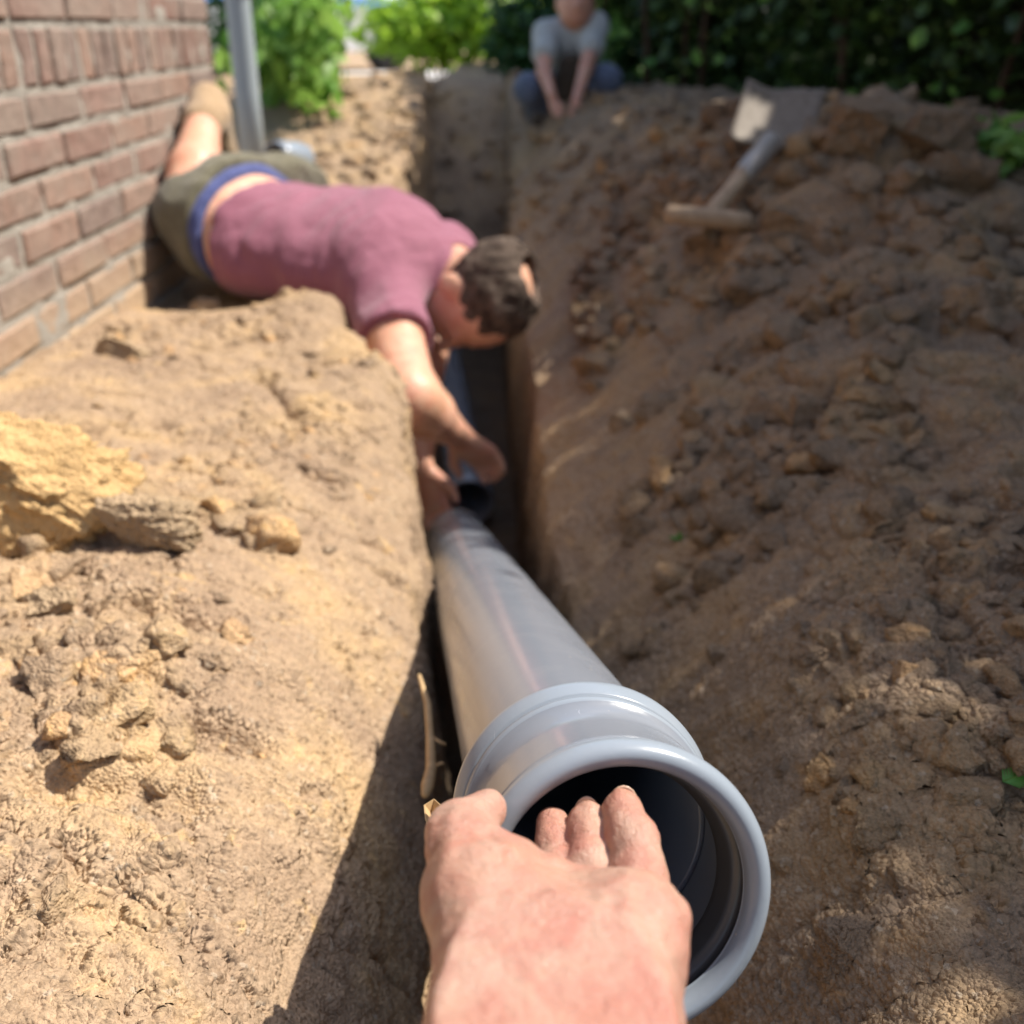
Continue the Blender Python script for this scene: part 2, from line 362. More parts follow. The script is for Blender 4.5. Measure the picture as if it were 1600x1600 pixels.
def build_ground(q=1.0):
    Ys = np.concatenate([np.linspace(-1.5, .18, 24, endpoint=False),
                         np.exp(np.linspace(math.log(.18), math.log(5.2), int(1080 * q), endpoint=False)),
                         np.exp(np.linspace(math.log(5.2), math.log(120), 60))])
    n = [4, 6, int(150 * q), int(230 * q), int(110 * q), int(50 * q), int(90 * q), int(24 * q), int(70 * q), int(20 * q), int(180 * q), int(330 * q), int(130 * q), int(60 * q), 14, 5]
    K = profile(Ys)
    X, Z, W = [], [], []
    # smooth Catmull-like interpolation across the knots
    kx = np.stack([a for a, _ in K], 1); kz = np.stack([b for _, b in K], 1)
    rows = len(Ys)
    for i, m in enumerate(n):
        t = np.linspace(0, 1, m, endpoint=(i == len(n) - 1))[None, :]
        x0, x1, z0, z1 = kx[:, i:i+1], kx[:, i+1:i+2], kz[:, i:i+1], kz[:, i+1:i+2]
        def slope(j):
            j0, j1 = max(0, j - 1), min(len(n), j + 1)
            sl_ = (kz[:, j1:j1+1] - kz[:, j0:j0+1]) / np.maximum(1e-4, kx[:, j1:j1+1] - kx[:, j0:j0+1])
            # limit overshoot
            a = (kz[:, min(len(n), j+1)] - kz[:, min(j, len(n)-1)]) if j < len(n) else kz[:, j] * 0
            b = (kz[:, j] - kz[:, j-1]) if j > 0 else kz[:, j] * 0
            return np.where((a * b)[:, None] < 0, 0, np.clip(sl_, -6, 6))
        d = x1 - x0; s0, s1 = slope(i) * d, slope(i + 1) * d
        lim = 3 * np.abs(z1 - z0); s0 = np.clip(s0, -lim, lim); s1 = np.clip(s1, -lim, lim)
        h00 = 2*t**3 - 3*t**2 + 1; h10 = t**3 - 2*t**2 + t; h01 = -2*t**3 + 3*t**2; h11 = t**3 - t**2
        X.append(x0 + d * t); Z.append(h00*z0 + h10*s0 + h01*z1 + h11*s1)
    X = np.concatenate(X, 1); Z = np.concatenate(Z, 1); Y = np.repeat(Ys[:, None], X.shape[1], 1)
    P3 = np.stack([X, Y, Z], -1)
    # normals of the smooth sheet
    du = np.gradient(P3, axis=1); dv = np.gradient(P3, axis=0)
    N = np.cross(du, dv); N /= np.linalg.norm(N, axis=-1, keepdims=True) + 1e-9
    near = ((np.abs(X) < 3) & (Y < 7)).astype(np.float32)
    right = sstep(.20, .38, X) * (1 - sstep(1.3, 2.5, X))
    walls = sstep(-.14, -.3, Z) * (np.abs(X) < .6)
    lumps = fbm(P3 * np.array([3.2, 2.6, 3.0]), 3, 1)
    mids = fbm(P3 * 9.0, 4, 11); sm = fbm(P3 * 31.0, 4, 21); rid = fbm(P3 * 13.0 + 5, 4, 31, ridged=True)
    streak = fbm(P3 * np.array([9.0, 34.0, 7.0]), 3, 41)
    lft = 1 - sstep(-.05, .1, X)
    amp = .018 + .03 * right
    D = lumps * (amp - .006 * walls) + mids * (.010 + .014 * right) + sm * (.0045 + .0045 * right) + rid * (.006 * right + .002) 
    D += walls * streak * .008 + sstep(.08, .2, X) * (1 - right) * streak * .007
    # cracks and hollows with a sharp upper lip on the sunny bank
    rr = fbm(P3 * np.array([7, 11, 7]) + 20, 3, 51)
    D -= lft * (1 - walls) * np.clip(.045 - np.abs(rr), 0, .045) * .38 * sstep(-.1, .25, vnoise(P3 * 4.1, 77))
    rough = lft * (1 - walls) * (sstep(-.22, -.36, X) * sstep(1.6, .9, Y) + .45 * sstep(-.10, -.2, X) * sstep(1.0, .5, Y)).clip(0, 1); b3 = vnoise(P3 * 23 + 5, 91); b4 = vnoise(P3 * 47 + 5, 92)
    D += rough * (sstep(.05, .16, b3) * .009 + sstep(.05, .2, b4) * .004)
    nr = right * sstep(1.3, .7, Y); D += nr * (sstep(.0, .12, b3) * .010 + sstep(.0, .15, b4) * .005 + sstep(.05, .12, vnoise(P3 * 12 + 2, 93)) * .014)
    hol = vnoise(P3 * np.array([13, 22, 13]), 61)
    D -= lft * (1 - walls) * sstep(.60, .82, hol) * .016
    # shovel-cut blocks on the shaded heap
    blk = vnoise(P3 * 8.5 + 3, 71); D += right * sstep(.12, .22, blk) * .022 * sstep(.8, 1.6, Y)
    blk2 = vnoise(P3 * 19 + 9, 72); D += right * sstep(.15, .28, blk2) * .011
    def plane(px, py):
        u_, v_ = (px - 800) / 1600, (800 - py) / 1600; t_ = CAM_Z / (SP - v_ * CP); return np.array((u_ * t_, (CP + v_ * SP) * t_))
    for line, wd, dp in (([(-40, 1335), (60, 1342), (120, 1350), (165, 1388), (200, 1375), (238, 1352)], .0045, .016), ([(235, 1395), (270, 1408), (330, 1440), (385, 1462)], .0035, .010),
                     ([(-10, 1225), (30, 1195), (62, 1150)], .004, .012), ([(250, 1340), (290, 1310), (300, 1280)], .003, .006), ([(-10, 1010), (70, 1030), (120, 1065), (180, 1075)], .004, .012), ([(60, 1110), (70, 1180), (110, 1215)], .004, .012),
                     ([(40, 900), (110, 905), (150, 940)], .006, .02), ([(420, 600), (470, 650), (450, 670)], .012, .02), ([(540, 790), (600, 775)], .006, .012)):
        pl = [plane(*q_) for q_ in line]; Q = P3[..., :2] + .004 * np.stack([vnoise(P3 * 120, 8), vnoise(P3 * 120, 9)], -1); best = np.full(X.shape, 9., dtype=np.float32); side = np.zeros(X.shape, dtype=np.float32)
        m_ = (np.abs(Q[..., 0] - pl[0][0]) < .35) & (np.abs(Q[..., 1] - pl[0][1]) < .35); Qm = Q[m_]; bm_ = best[m_]; sm_ = side[m_]
        for a_, b_ in zip(pl, pl[1:]):
            d_ = b_ - a_; t_ = np.clip(((Qm - a_) @ d_) / (d_ @ d_), 0, 1); r_v = Qm - a_ - t_[:, None] * d_; ds = np.linalg.norm(r_v, axis=1)
            sd_ = np.sign(d_[0] * r_v[:, 1] - d_[1] * r_v[:, 0]) * np.sign(d_[0]); up_ = ds < bm_; bm_ = np.where(up_, ds, bm_); sm_ = np.where(up_, sd_, sm_)
        D[m_] += -dp * np.exp(-(bm_ / wd) ** 2) + np.where(sm_ > 0, 1, .15) * dp * .55 * np.exp(-(bm_ / (wd * 5)) ** 2)
    D *= near; P3 = P3 + N * D[..., None]
    r_, c_ = X.shape; idx = np.arange(r_ * c_).reshape(r_, c_)
    qd = np.stack([idx[:-1, :-1], idx[:-1, 1:], idx[1:, 1:], idx[1:, :-1]], -1).reshape(-1, 4)
    return P3, qd
P3, QD = build_ground(1.0)
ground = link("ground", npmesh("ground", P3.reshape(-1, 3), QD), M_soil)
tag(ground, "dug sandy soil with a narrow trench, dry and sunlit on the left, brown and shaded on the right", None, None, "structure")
ground['category'] = "ground"
_s = P3[::3, ::3]; _r, _c = _s.shape[:2]; _i = np.arange(_r * _c).reshape(_r, _c)
_q = np.stack([_i[:-1, :-1], _i[:-1, 1:], _i[1:, 1:], _i[1:, :-1]], -1).reshape(-1, 4)
BVH = BVHTree.FromPolygons([tuple(x) for x in _s.reshape(-1, 3).tolist()], _q.tolist())
CAMP = Vector((0, 0, CAM_Z))
def on_ground(px, py):
    d = (P(px, py, 1) - CAMP).normalized(); h = BVH.ray_cast(CAMP, d)
    return h[0], h[1]
def drop(x, y, z0=2.0):
    h = BVH.ray_cast(Vector((x, y, z0)), Vector((0, 0, -1))); return h[0], h[1]

# ------------------------------------------------------------------ brick wall
def brick_mats():
    m, t, b = mat("brick", rough=0.92, spec=0.1); v = coords(t); g = t.nodes.new("ShaderNodeNewGeometry")
    c = ramp(t, g.outputs['Random Per Island'], [(0.0, (0.20, 0.115, 0.09)), (0.35, (0.235, 0.15, 0.12)), (0.6, (0.175, 0.13, 0.11)), (0.8, (0.27, 0.16, 0.115)), (1.0, (0.20, 0.155, 0.13))])
    n = noise(t, v, 45, 6, 0.65)
    c = mixc(t, 1.0, c, ramp(t, n, [(0.3, bw(0.7)), (0.7, bw(1.35))]), 'MULTIPLY')
    c = mixc(t, ramp(t, noise(t, v, 9, 5, 0.7), [(0.38, bw(0.05)), (0.7, bw(0.7))]), c, (0.30, 0.245, 0.20))
    sx = t.nodes.new("ShaderNodeSeparateXYZ"); t.links.new(v, sx.inputs[0])
    dirt = ramp(t, mth(t, 'ADD', sx.outputs[2], mth(t, 'MULTIPLY', noise(t, v, 7, 4), 0.12)), [(0.03, bw(0.85)), (0.20, bw(0))])
    c = mixc(t, dirt, c, (0.44, 0.32, 0.20)); t.links.new(c, b.inputs['Base Color']); bump(t, b, n, 0.7, 0.008)
    m2, t, b = mat("mortar", rough=0.95, spec=0.1); v = coords(t)
    t.links.new(ramp(t, noise(t, v, 25, 6, 0.7), [(0.3, (0.30, 0.275, 0.235)), (0.7, (0.44, 0.40, 0.34))]), b.inputs['Base Color']); bump(t, b, noise(t, v, 120, 5, 0.7), 0.8, 0.01)
    return m, m2
M_brick, M_mortar = brick_mats()
WX, WY1 = -.75, 2.80
def wall():
    root = empty("brick_wall", (WX, .9, 0)); tag(root, "sunlit brown brick house wall with pale mortar joints and sand at its foot", "wall")
    rnd = random.Random(3); V, F = [], []
    def brick(y0, y1, z0, z1):
        x1 = WX + rnd.uniform(-.002, .003); b = .004; i = len(V)
        j = lambda: rnd.uniform(-.0015, .0015)
        for (x, dy, dz) in ((WX - .05, 0, 0), (x1 - b, 0, 0), (x1, b, b)):
            V.extend([(x, y0 + dy + j(), z0 + dz + j()), (x, y1 - dy + j(), z0 + dz + j()), (x, y1 - dy + j(), z1 - dz + j()), (x, y0 + dy + j(), z1 - dz + j())])
        for r in range(2):
            for k in range(4):
                a = i + r * 4 + k; c = i + r * 4 + (k + 1) % 4; F.append((a, c, c + 4, a + 4))
        F.append((i + 8, i + 9, i + 10, i + 11)); F.append((i + 3, i + 2, i + 1, i))
    zs = [.382 - .0625 * k for k in range(10)]
    for k, zt in enumerate(zs[:-1]):
        y = WY1 - (.105 if k % 2 else 0)
        if k % 2: brick(WY1 - .10, WY1, zt - .0485, zt)
        while y > -1.6:
            brick(y - .21, y, zt - .0485 + rnd.uniform(-.001, .001), zt); y -= .2215
    y = WY1
    while y > -1.6: brick(y - .05, y, .394, .482 - .006); y -= .0612
    for k in range(24):
        zt = .482 + .0625 * (k + 1) - .006; y = WY1 - (.105 if k % 2 else 0)
        if k % 2: brick(WY1 - .10, WY1, zt - .0485, zt)
        while y > -1.6: brick(y - .21, y, zt - .0485, zt); y -= .2215
    link("bricks", npmesh("bricks", np.array(V), np.array(F), False), M_brick, root)
    # mortar body, its face pushed out and in by hand pointing
    ny, nz = 560, 340
    yy, zz = np.meshgrid(np.linspace(-1.6, WY1 - .003, ny), np.linspace(-.25, 2.0, nz), indexing='ij')
    p = np.stack([yy * 0, yy, zz], -1)
    xx = WX - .004 + .0065 * fbm(p * 26, 4, 5)
    v = np.stack([xx, yy, zz], -1).reshape(-1, 3); idx = np.arange(ny * nz).reshape(ny, nz)
    q = np.stack([idx[:-1, :-1], idx[1:, :-1], idx[1:, 1:], idx[:-1, 1:]], -1).reshape(-1, 4)
    link("mortar", npmesh("mortar", v, q), M_mortar, root)
    bm = bmesh.new(); bmesh.ops.create_cube(bm, size=1)
    for vv in bm.verts: vv.co = Vector((-.875 + vv.co.x * .22, .6 + vv.co.y * 4.395, .9 + vv.co.z * 2.3))
    bmobj("backing", bm, M_mortar, root, False)
wall()

# ------------------------------------------------------------------ sewer pipe held in the foreground
A0 = P(975, 1402, .472)                       # centre of the socket mouth
A1 = P(711, 841, 2.2)                         # centre of the far end
AX = (A1 - A0).normalized(); PLEN = (A1 - A0).length
def lathe(profile_pts, a0=A0, ax=AX, seg=160, closed=False):
    n = Vector((0, 0, 1)); s1 = ax.cross(n).normalized(); s2 = s1.cross(ax).normalized()
    a0n, axn, s1n, s2n = map(np.array, (a0, ax, s1, s2))
    th = np.linspace(0, 2 * math.pi, seg, endpoint=False)
    pr = np.array(profile_pts)
    v = a0n + pr[:, None, 0:1] * axn + pr[:, None, 1:2] * (np.cos(th)[None, :, None] * s1n + np.sin(th)[None, :, None] * s2n)
    m = len(pr); idx = np.arange(m * seg).reshape(m, seg)
    nxt = np.roll(idx, -1, 1); rows = list(zip(range(m - 1), range(1, m))) + ([(m - 1, 0)] if closed else [])
    q = np.concatenate([np.stack([idx[a], nxt[a], nxt[b], idx[b]], -1) for a, b in rows])
    return v.reshape(-1, 3), q
def arc(cx, cy, rx, ry, a0, a1, n=10):
    return [(cx + rx * math.cos(R(a)), cy + ry * math.sin(R(a))) for a in np.linspace(a0, a1, n)]
def pipe_fg():
    root = empty("sewer_pipe", A0); tag(root, "long grey drain pipe with a wide socket mouth held by the hand in front", "pipe")
    ro, ri = .0632, .0595
    tube = [(.085, ro)] + [(s, ro) for s in np.linspace(.12, PLEN - .012, 30)] + [(PLEN, ro - .004), (PLEN, ri)] + [(s, ri) for s in np.linspace(PLEN - .02, .085, 12)]
    v, q = lathe(tube, closed=True); link("tube", npmesh("tube", v, q), M_pvc, root)
    sock = arc(.0085, .0658, .0085, .0064, 270, 90, 16)          # rolled lip
    sock += [(.014, .0712), (.019, .0698), (.024, .0684), (.030, .0677), (.060, .0668), (.0890, .0662), (.0900, .0690), (.0920, .0702)]
    sock += [(.0945, .0706), (.0952, .0700), (.0955, .0676), (.0985, .0676), (.0988, .0705), (.0998, .0712)]
    sock += [(.1030, .0727), (.1062, .0740), (.1078, .0745), (.1120, .0745), (.1150, .0737), (.1185, .0700), (.122, .0655), (.126, ro + .0004)]
    sock += [(.128, ro - .002), (.110, .0612), (.106, .0635), (.040, .0640), (.036, .0655), (.018, .0655), (.012, .0610), (.0085, .0593)]
    v, q = lathe(sock, closed=True); s = link("socket", npmesh("socket", v, q), M_pvc_socket, root)
    s.data.materials.append(M_pvc); mi = np.zeros(len(q), dtype=np.int32)
    for k_ in range(len(sock) - 1):
        if sock[k_][1] < .0692 and .023 < sock[k_][0] < .0895 and sock[k_][1] > .0655 and sock[k_ + 1][0] > sock[k_][0]: mi[k_ * 160:(k_ + 1) * 160] = 1  # sleeve takes the darker tube grey: its dark reflection is put into the colour
    s.data.polygons.foreach_set('material_index', mi)
    seal = [(.0165, .0655), (.0168, .0588)] + [(.0185 + .0030 * k / 2, .0578 - .0003 * k - (.0016 if k % 2 else 0)) for k in range(10)] + [(.034, .0600), (.035, .0655)]
    v, q = lathe(seal, closed=True); link("rubber_seal", npmesh("rubber_seal", v, q), M_rubber, s)
    band = [(PLEN - .05, ro - .001), (PLEN - .05, ro + .0009), (PLEN - .013, ro + .0009), (PLEN - .013, ro - .001)]
    v, q = lathe(band, closed=True); mb = wood_mat("pale_dust", (0.48, 0.42, 0.36), (0.55, 0.48, 0.40))
    o = link("spigot_end", npmesh("spigot_end", v, q), mb, root); o['label'] = "dusty pale bevelled end of the grey pipe"
pipe_fg()
def tube_run(name, pts, r, material, parent=None, seg=24, rs=None, caps=True):
    pts = [Vector(p) for p in pts]; n = len(pts); V = []; F = []
    up = Vector((0.13, 0.2, 1)).normalized()
    for i, p in enumerate(pts):
        d = (pts[min(n - 1, i + 1)] - pts[max(0, i - 1)]).normalized(); s1 = d.cross(up)
        if s1.length < .1: s1 = d.cross(Vector((1, 0, 0)))
        s1.normalize(); s2 = s1.cross(d); rr = rs[i] if rs else r
        for k in range(seg):
            a = 2 * math.pi * k / seg; V.append(p + (s1 * math.cos(a) + s2 * math.sin(a)) * rr)
    for i in range(n - 1):
        for k in range(seg): F.append((i*seg+k, i*seg+(k+1) % seg, (i+1)*seg+(k+1) % seg, (i+1)*seg+k))
    bm = bmesh.new(); vs = [bm.verts.new(v) for v in V]
    for f in F: bm.faces.new([vs[i] for i in f])
    if caps: bm.faces.new(vs[:seg]); bm.faces.new(vs[-seg:])
    return bmobj(name, bm, material, parent)
def hollow(name, a, b, r, thick, material, parent=None, flare=None):
    a, b = Vector(a), Vector(b); ax = (b - a).normalized(); L = (b - a).length
    pr = [(0, r), (L, r), (L, r - thick), (0, r - thick)]
    if flare: pr = [(0, r + flare), (.02, r + flare + .002), (.09, r + flare), (.10, r), (L, r), (L, r - thick), (.10, r - thick), (.09, r + flare - thick), (0, r + flare - thick)]
    v, q = lathe(pr, a, ax, 64, True); return link(name, npmesh(name, v, q), material, parent)
# the pipe already lying in the trench
lp = hollow("laid_pipe", (-.11, 2.40, -.635), (-.28, 3.95, -.60), .055, .004, M_pvc, None, .008)
tag(lp, "bluish grey pipe already lying on the dark trench floor beneath the kneeling man's chest", "pipe")

# ------------------------------------------------------------------ the hand of the person taking the photograph
def C(x, y, t): return np.array(P(x, y, t), dtype=np.float32)
def hand_field(g):
    U = lambda d, *a, k=.012: smin(d, cone(g, *a), k)
    d = cone(g, C(880, 2250, .235), C(872, 1840, .285), .046, .036)
    d = U(d, C(872, 1840, .285), C(866, 1620, .338), .0365, .0375, k=.02)
    d = U(d, C(866, 1620, .335), C(858, 1500, .385), .0375, .030, k=.018)
    d = U(d, C(800, 1600, .345), C(748, 1400, .395), .024, .0195, k=.014)          # thumb mound
    d = U(d, C(748, 1400, .395), C(722, 1335, .415), .0195, .0135, k=.014)
    d = U(d, C(748, 1348, .415), C(842, 1418, .408), .0130, .0190, k=.010)         # web
    d = U(d, C(850, 1450, .405), C(940, 1455, .398), .0200, .0205, k=.010)
    d = U(d, C(940, 1560, .355), C(986, 1458, .385), .026, .0225, k=.011)         # outer heel of the palm
    d = U(d, C(722, 1335, .415), C(716, 1305, .430), .0135, .0120, k=.008)         # thumb
    d = U(d, C(716, 1305, .430), C(757, 1262, .452), .0120, .0088, k=.007)
    # fingers, each its own chain rooted in the palm
    fingers = [
        ([(1000, 1440, .415, .0120), (998, 1375, .430, .0120), (986, 1305, .450, .0116), (975, 1271, .462, .0104)]),
        ([(935, 1430, .420, .0115), (926, 1350, .444, .0090), (920, 1305, .458, .0088), (917, 1281, .466, .0087)]),
        ([(880, 1420, .425, .0105), (874, 1355, .452, .0080), (866, 1312, .464, .0078), (863, 1283, .472, .0074)]),
        ([(1015, 1470, .400, .0110), (1035, 1440, .430, .0100), (1022, 1420, .448, .0092), (1008, 1410, .455, .0085)])]
    for ch in fingers:
        f = None
        for (a, b) in zip(ch, ch[1:]):
            c = cone(g, C(*a[:3]), C(*b[:3]), a[3], b[3]); f = c if f is None else smin(f, c, .004)
        d = smin(d, f, .0012)
    # tendons at the wrist, creases of palm and joints
    for (a, b, r) in (((846, 1700, .275), (850, 1520, .322), .006), ((905, 1700, .275), (905, 1540, .324), .005)):
        d = smin(d, cone(g, C(*a), C(*b), r, r), .012)
    for (a, b, r) in (((760, 1640, .300), (800, 1500, .330), .004), ((965, 1680, .290), (985, 1520, .345), .004)):
        d = smin(d, cone(g, C(*a), C(*b), r, r), .010)
    def groove(d, a, b, depth, wid=.0030):
        c = cone(g, C(*a), C(*b), 0, 0); return d + depth * np.exp(-(c / wid) ** 2)
    for a, b, dp in (((842, 1375, .372), (800, 1470, .345), .0020), ((800, 1470, .345), (812, 1560, .325), .0018), ((905, 1395, .37), (960, 1420, .362), 0.0014),
                     ((760, 1300, .402), (800, 1350, .385), 0.0018), ((735, 1325, .402), (770, 1390, .380), 0.0016), ((700, 1330, .40), (730, 1400, .378), 0.0014),
                     ((720, 1275, .415), (742, 1290, .418), 0.0013),
                     ((760, 1590, .315), (980, 1580, .312), 0.0020), ((770, 1570, .32), (960, 1556, .318), 0.0013)):
        d = groove(d, a, b, dp)
    n = fbm(g * 48.0, 3, 3); n2 = fbm(g * np.array([160., 60., 60.]), 2, 9)
    n3 = fbm(g * np.array([60., 30., 30.]) + 4, 2, 19, ridged=True)
    for a, b, dp in (((765, 1335, .39), (812, 1400, .37), .0012), ((725, 1350, .395), (752, 1430, .37), .0012), ((870, 1400, .375), (850, 1500, .345), .0016), ((900, 1500, .34), (990, 1520, .345), .0010)):
        d = groove(d, a, b, dp)
    n5 = fbm(g * 120.0, 2, 29)
    return d + n * .0023 + n5 * .0008 + n2 * .0003 - n3 * .0006 + .0008 * np.abs(fbm(g * np.array([26., 75., 75.]) + 11, 2, 39))
me_p = sdf_obj("person", hand_field, (-.075, .10, -.20), (.105, .49, .20), .00125, M_skin, None, 2)
tag(me_p, "bare hand and wrist gripping the socket mouth of the grey pipe", "person")
def nail(c, nrm, upv, w_, l_):
    bm = bmesh.new(); bmesh.ops.create_uvsphere(bm, u_segments=16, v_segments=10, radius=1)
    z = Vector(nrm).normalized(); y = Vector(upv); y = (y - z * y.dot(z)).normalized(); x = y.cross(z)
    Mx = Matrix((x, y, z)).transposed()
    for v in bm.verts:
        q = Vector((v.co.x * w_, v.co.y * l_, v.co.z * .0014)); q.z -= (q.x / w_) ** 2 * .002; v.co = Mx @ q + Vector(c)
    bmobj("fingernail", bm, M_nail, me_p)
fw = (P(800, 800, 2) - P(800, 800, 1)).normalized(); upc = Vector((0, -SP * -1, CP)).normalized()
nail(P(762, 1243, .4605), upc * .8 + fw * .7, fw * .6 + upc * .3, .0058, .0062)
nail(P(973, 1243, .473), upc * .6 + fw * .9, upc, .0064, .0068)
nail(P(916, 1258, .477), upc * .6 + fw * .9, upc, .0056, .0060)

# ------------------------------------------------------------------ man lying over the trench
def man():
    root = empty("person", (-.5, 2.3, 0)); tag(root, "man in dusky red T-shirt and olive shorts lying face down across the trench", "person")
    wst = np.array((-.55, 2.26, .065)); chest = np.array((-.28, 2.23, .035)); neck = np.array((-.155, 2.22, .01))
    sR = np.array(P(598, 462, 2.10)); sL = np.array((-.16, 2.43, -.01)); elR = np.array(P(640, 622, 1.90)); wrR = np.array(P(712, 678, 2.05))
    elL = np.array(P(650, 640, 2.22)); wrL = np.array(P(655, 728, 2.16))
    head = np.array(P(746, 468, 2.14)); pel = np.array((-.59, 2.27, .10)); side = (.1, .95, .12)
    kR = np.array((-.675, 2.20, .13)); anR = np.array(P(318, 188, 2.30)); kL = np.array((-.55, 2.62, .08)); anL = np.array((-.62, 2.98, .02))
    # head axes: crown to the right, face down and a little to the camera
    crown = Vector((.74, -.56, -.16)).normalized(); face = Vector((-.15, -.40, -.88)); face = (face - crown * face.dot(crown)).normalized(); ear = crown.cross(face)
    HM = np.array([list(ear), list(face), list(crown)]).T / 1.10
    H = lambda e, f, c: head + (np.array(ear) * e + np.array(face) * f + np.array(crown) * c) * 1.10
    def torso(g, e):
        d = econe(g, wst, chest, side, (.165 + e, .105 + e), (.185 + e, .115 + e))
        d = smin(d, econe(g, chest, neck, side, (.185 + e, .11 + e), (.10 + e, .07 + e)), .04)
        d = smin(d, cone(g, sR, chest, .062 + e, .09 + e), .05); return smin(d, cone(g, sL, chest, .062 + e, .09 + e), .05)
    def fingers(g, wr, el, tgt, spread, sgn):
        """palm and five fingers; tgt direction"""
        t = Vector(tgt).normalized(); s_ = Vector(spread); s_ = (s_ - t * s_.dot(t)).normalized(); n = t.cross(s_)
        w0 = Vector(wr); pc = w0 + t * .05
        d = econe(g, w0, w0 + t * .085, s_, (.026, .022), (.040, .015))
        for k in range(4):
            b = w0 + t * .085 + s_ * (-.028 + .0187 * k); L = (.062, .072, .067, .052)[k]
            m1 = b + t * L * .5 + n * .006; m2 = m1 + t * L * .35 + n * .022
            f = smin(cone(g, b, m1, .0100, .0088), cone(g, m1, m2, .0088, .0075), .003); d = smin(d, f, .005)
        th = w0 + t * .03 - s_ * .026 * sgn; t1 = th + t * .038 - s_ * .030 * sgn + n * .01; t2 = t1 + t * .028 - s_ * .004 * sgn + n * .012
        d = smin(d, smin(cone(g, th, t1, .014, .0115), cone(g, t1, t2, .0115, .009), .004), .008); return d
    def core(g):
        d = torso(g, -.012)
        d = smin(d, cone(g, sR, elR, .064, .052), .02); d = smin(d, cone(g, sL, elL, .056, .045), .02)
        d = smin(d, econe(g, wst, pel, side, (.155, .10), (.16, .11)), .04)
        d = smin(d, cone(g, pel, kR, .08, .062), .04); return smin(d, cone(g, pel, kL, .085, .058), .04)
    def body(g):
        d = torso(g, -.012)
        d = smin(d, cone(g, neck, H(0, -.03, -.075), .062, .056), .03)
        hd = ell(g, H(0, -.012, .015), (.077, .098, .090), HM); hd = smin(hd, ell(g, H(0, .030, -.055), (.056, .062, .062), HM), .035)
        hd = smin(hd, cone(g, H(0, .085, -.005), H(0, .108, -.035), .011, .014), .012)          # nose
        for e in (-1, 1):
            hd = smax(hd, -ell(g, H(e * .030, .096, .008), (.015, .014, .011), HM), .008); hd = smin(hd, ell(g, H(e * .030, .078, .008), (.013, .013, .012), HM), .003)
            hd = smin(hd, ell(g, H(e * .080, -.005, -.012), (.010, .021, .034), HM), .006)
        hd = smax(hd, -ell(g, H(0, .098, -.066), (.024, .008, .0035), HM), .006); hd = smin(hd, ell(g, H(0, .080, -.100), (.024, .022, .020), HM), .02)
        d = smin(d, hd, .02)
        d = smin(d, cone(g, sR, elR, .064, .052), .02); d = smin(d, cone(g, elR, elR * .6 + wrR * .4, .053, .051), .03); d = smin(d, cone(g, elR * .6 + wrR * .4, wrR, .048, .029), .01)
        d = smin(d, fingers(g, wrR, elR, np.array(P(760, 718, 2.12)) - wrR, (.6, -.3, .5), 1), .01)
        d = smin(d, cone(g, sL, elL, .056, .045), .02); d = smin(d, cone(g, elL, elL * .5 + wrL * .5, .045, .040), .01); d = smin(d, cone(g, elL * .5 + wrL * .5, wrL, .040, .028), .01)
        d = smin(d, fingers(g, wrL, elL, np.array(P(678, 785, 2.17)) - wrL, (1, -.3, .1), -1), .01)
        d = smin(d, econe(g, wst, pel, side, (.155, .10), (.16, .11)), .04)
        d = smin(d, cone(g, pel, kR, .08, .062), .04); d = smin(d, cone(g, kR, kR * .6 + anR * .4, .058, .056), .02); d = smin(d, cone(g, kR * .6 + anR * .4, anR, .056, .036), .02)
        d = smin(d, cone(g, pel, kL, .085, .058), .04); d = smin(d, cone(g, kL, anL, .056, .036), .02)
        return d + fbm(g * 20, 2, 4) * .0012
    sdf_obj("body", body, (-.90, 1.65, -.52), (.14, 3.06, .45), .0075, M_skin2, root)
    ah = Vector(chest - wst).normalized()
    def shirt(g):
        d = torso(g, .010)
        d = smin(d, smin(econe(g, wst, pel, side, (.155, .10), (.16, .11)), torso(g, -.012), .04) - .010, .01)
        for s_, e_ in ((sR, elR), (sL, elL)):
            ax = (e_ - s_); L_ = np.linalg.norm(ax); ax = (ax / L_).astype(np.float32)
            d = smin(d, smax(cone(g, s_, s_ + ax * .25, .078, .080), (g - (s_ + ax * .155)) @ ax, .004), .025)
        hem = np.array((.86, -.50, -.06)); hem /= np.linalg.norm(hem); d = smax(d, -((g - (wst + np.array((-.015, 0, 0)))) @ hem.astype(np.float32)) + .045 + .012 * vnoise(g * 9, 8), .006)
        nk = np.array(head - neck); nk /= np.linalg.norm(nk); d = smax(d, -(cone(g, neck, head, .064, .075)), .006)
        fold = fbm(g * np.array([22., 9., 12.]), 3, 14) * .006 + fbm(g @ np.array([[.7, .7, 0], [-.7, .7, 0], [0, 0, 1]], dtype=np.float32) * np.array([34., 8., 10.]), 2, 15, ridged=True) * .004
        return d + fold
    sdf_obj("t_shirt", shirt, (-.66, 1.70, -.36), (.06, 2.66, .32), .005, M_shirt, root)
    def pants(g, e=0.0):
        d = econe(g, wst + np.array((.02, 0, 0)), pel, side, (.165 + e, .11 + e), (.188 + e, .135 + e))
        d = smin(d, cone(g, pel + np.array((0, -.05, .0)), kR * .5 + pel * .5, .105 + e, .098 + e), .04)
        d = smin(d, cone(g, pel + np.array((.07, .19, .01)), pel * .25 + kL * .75, .105 + e, .085 + e), .09); return d
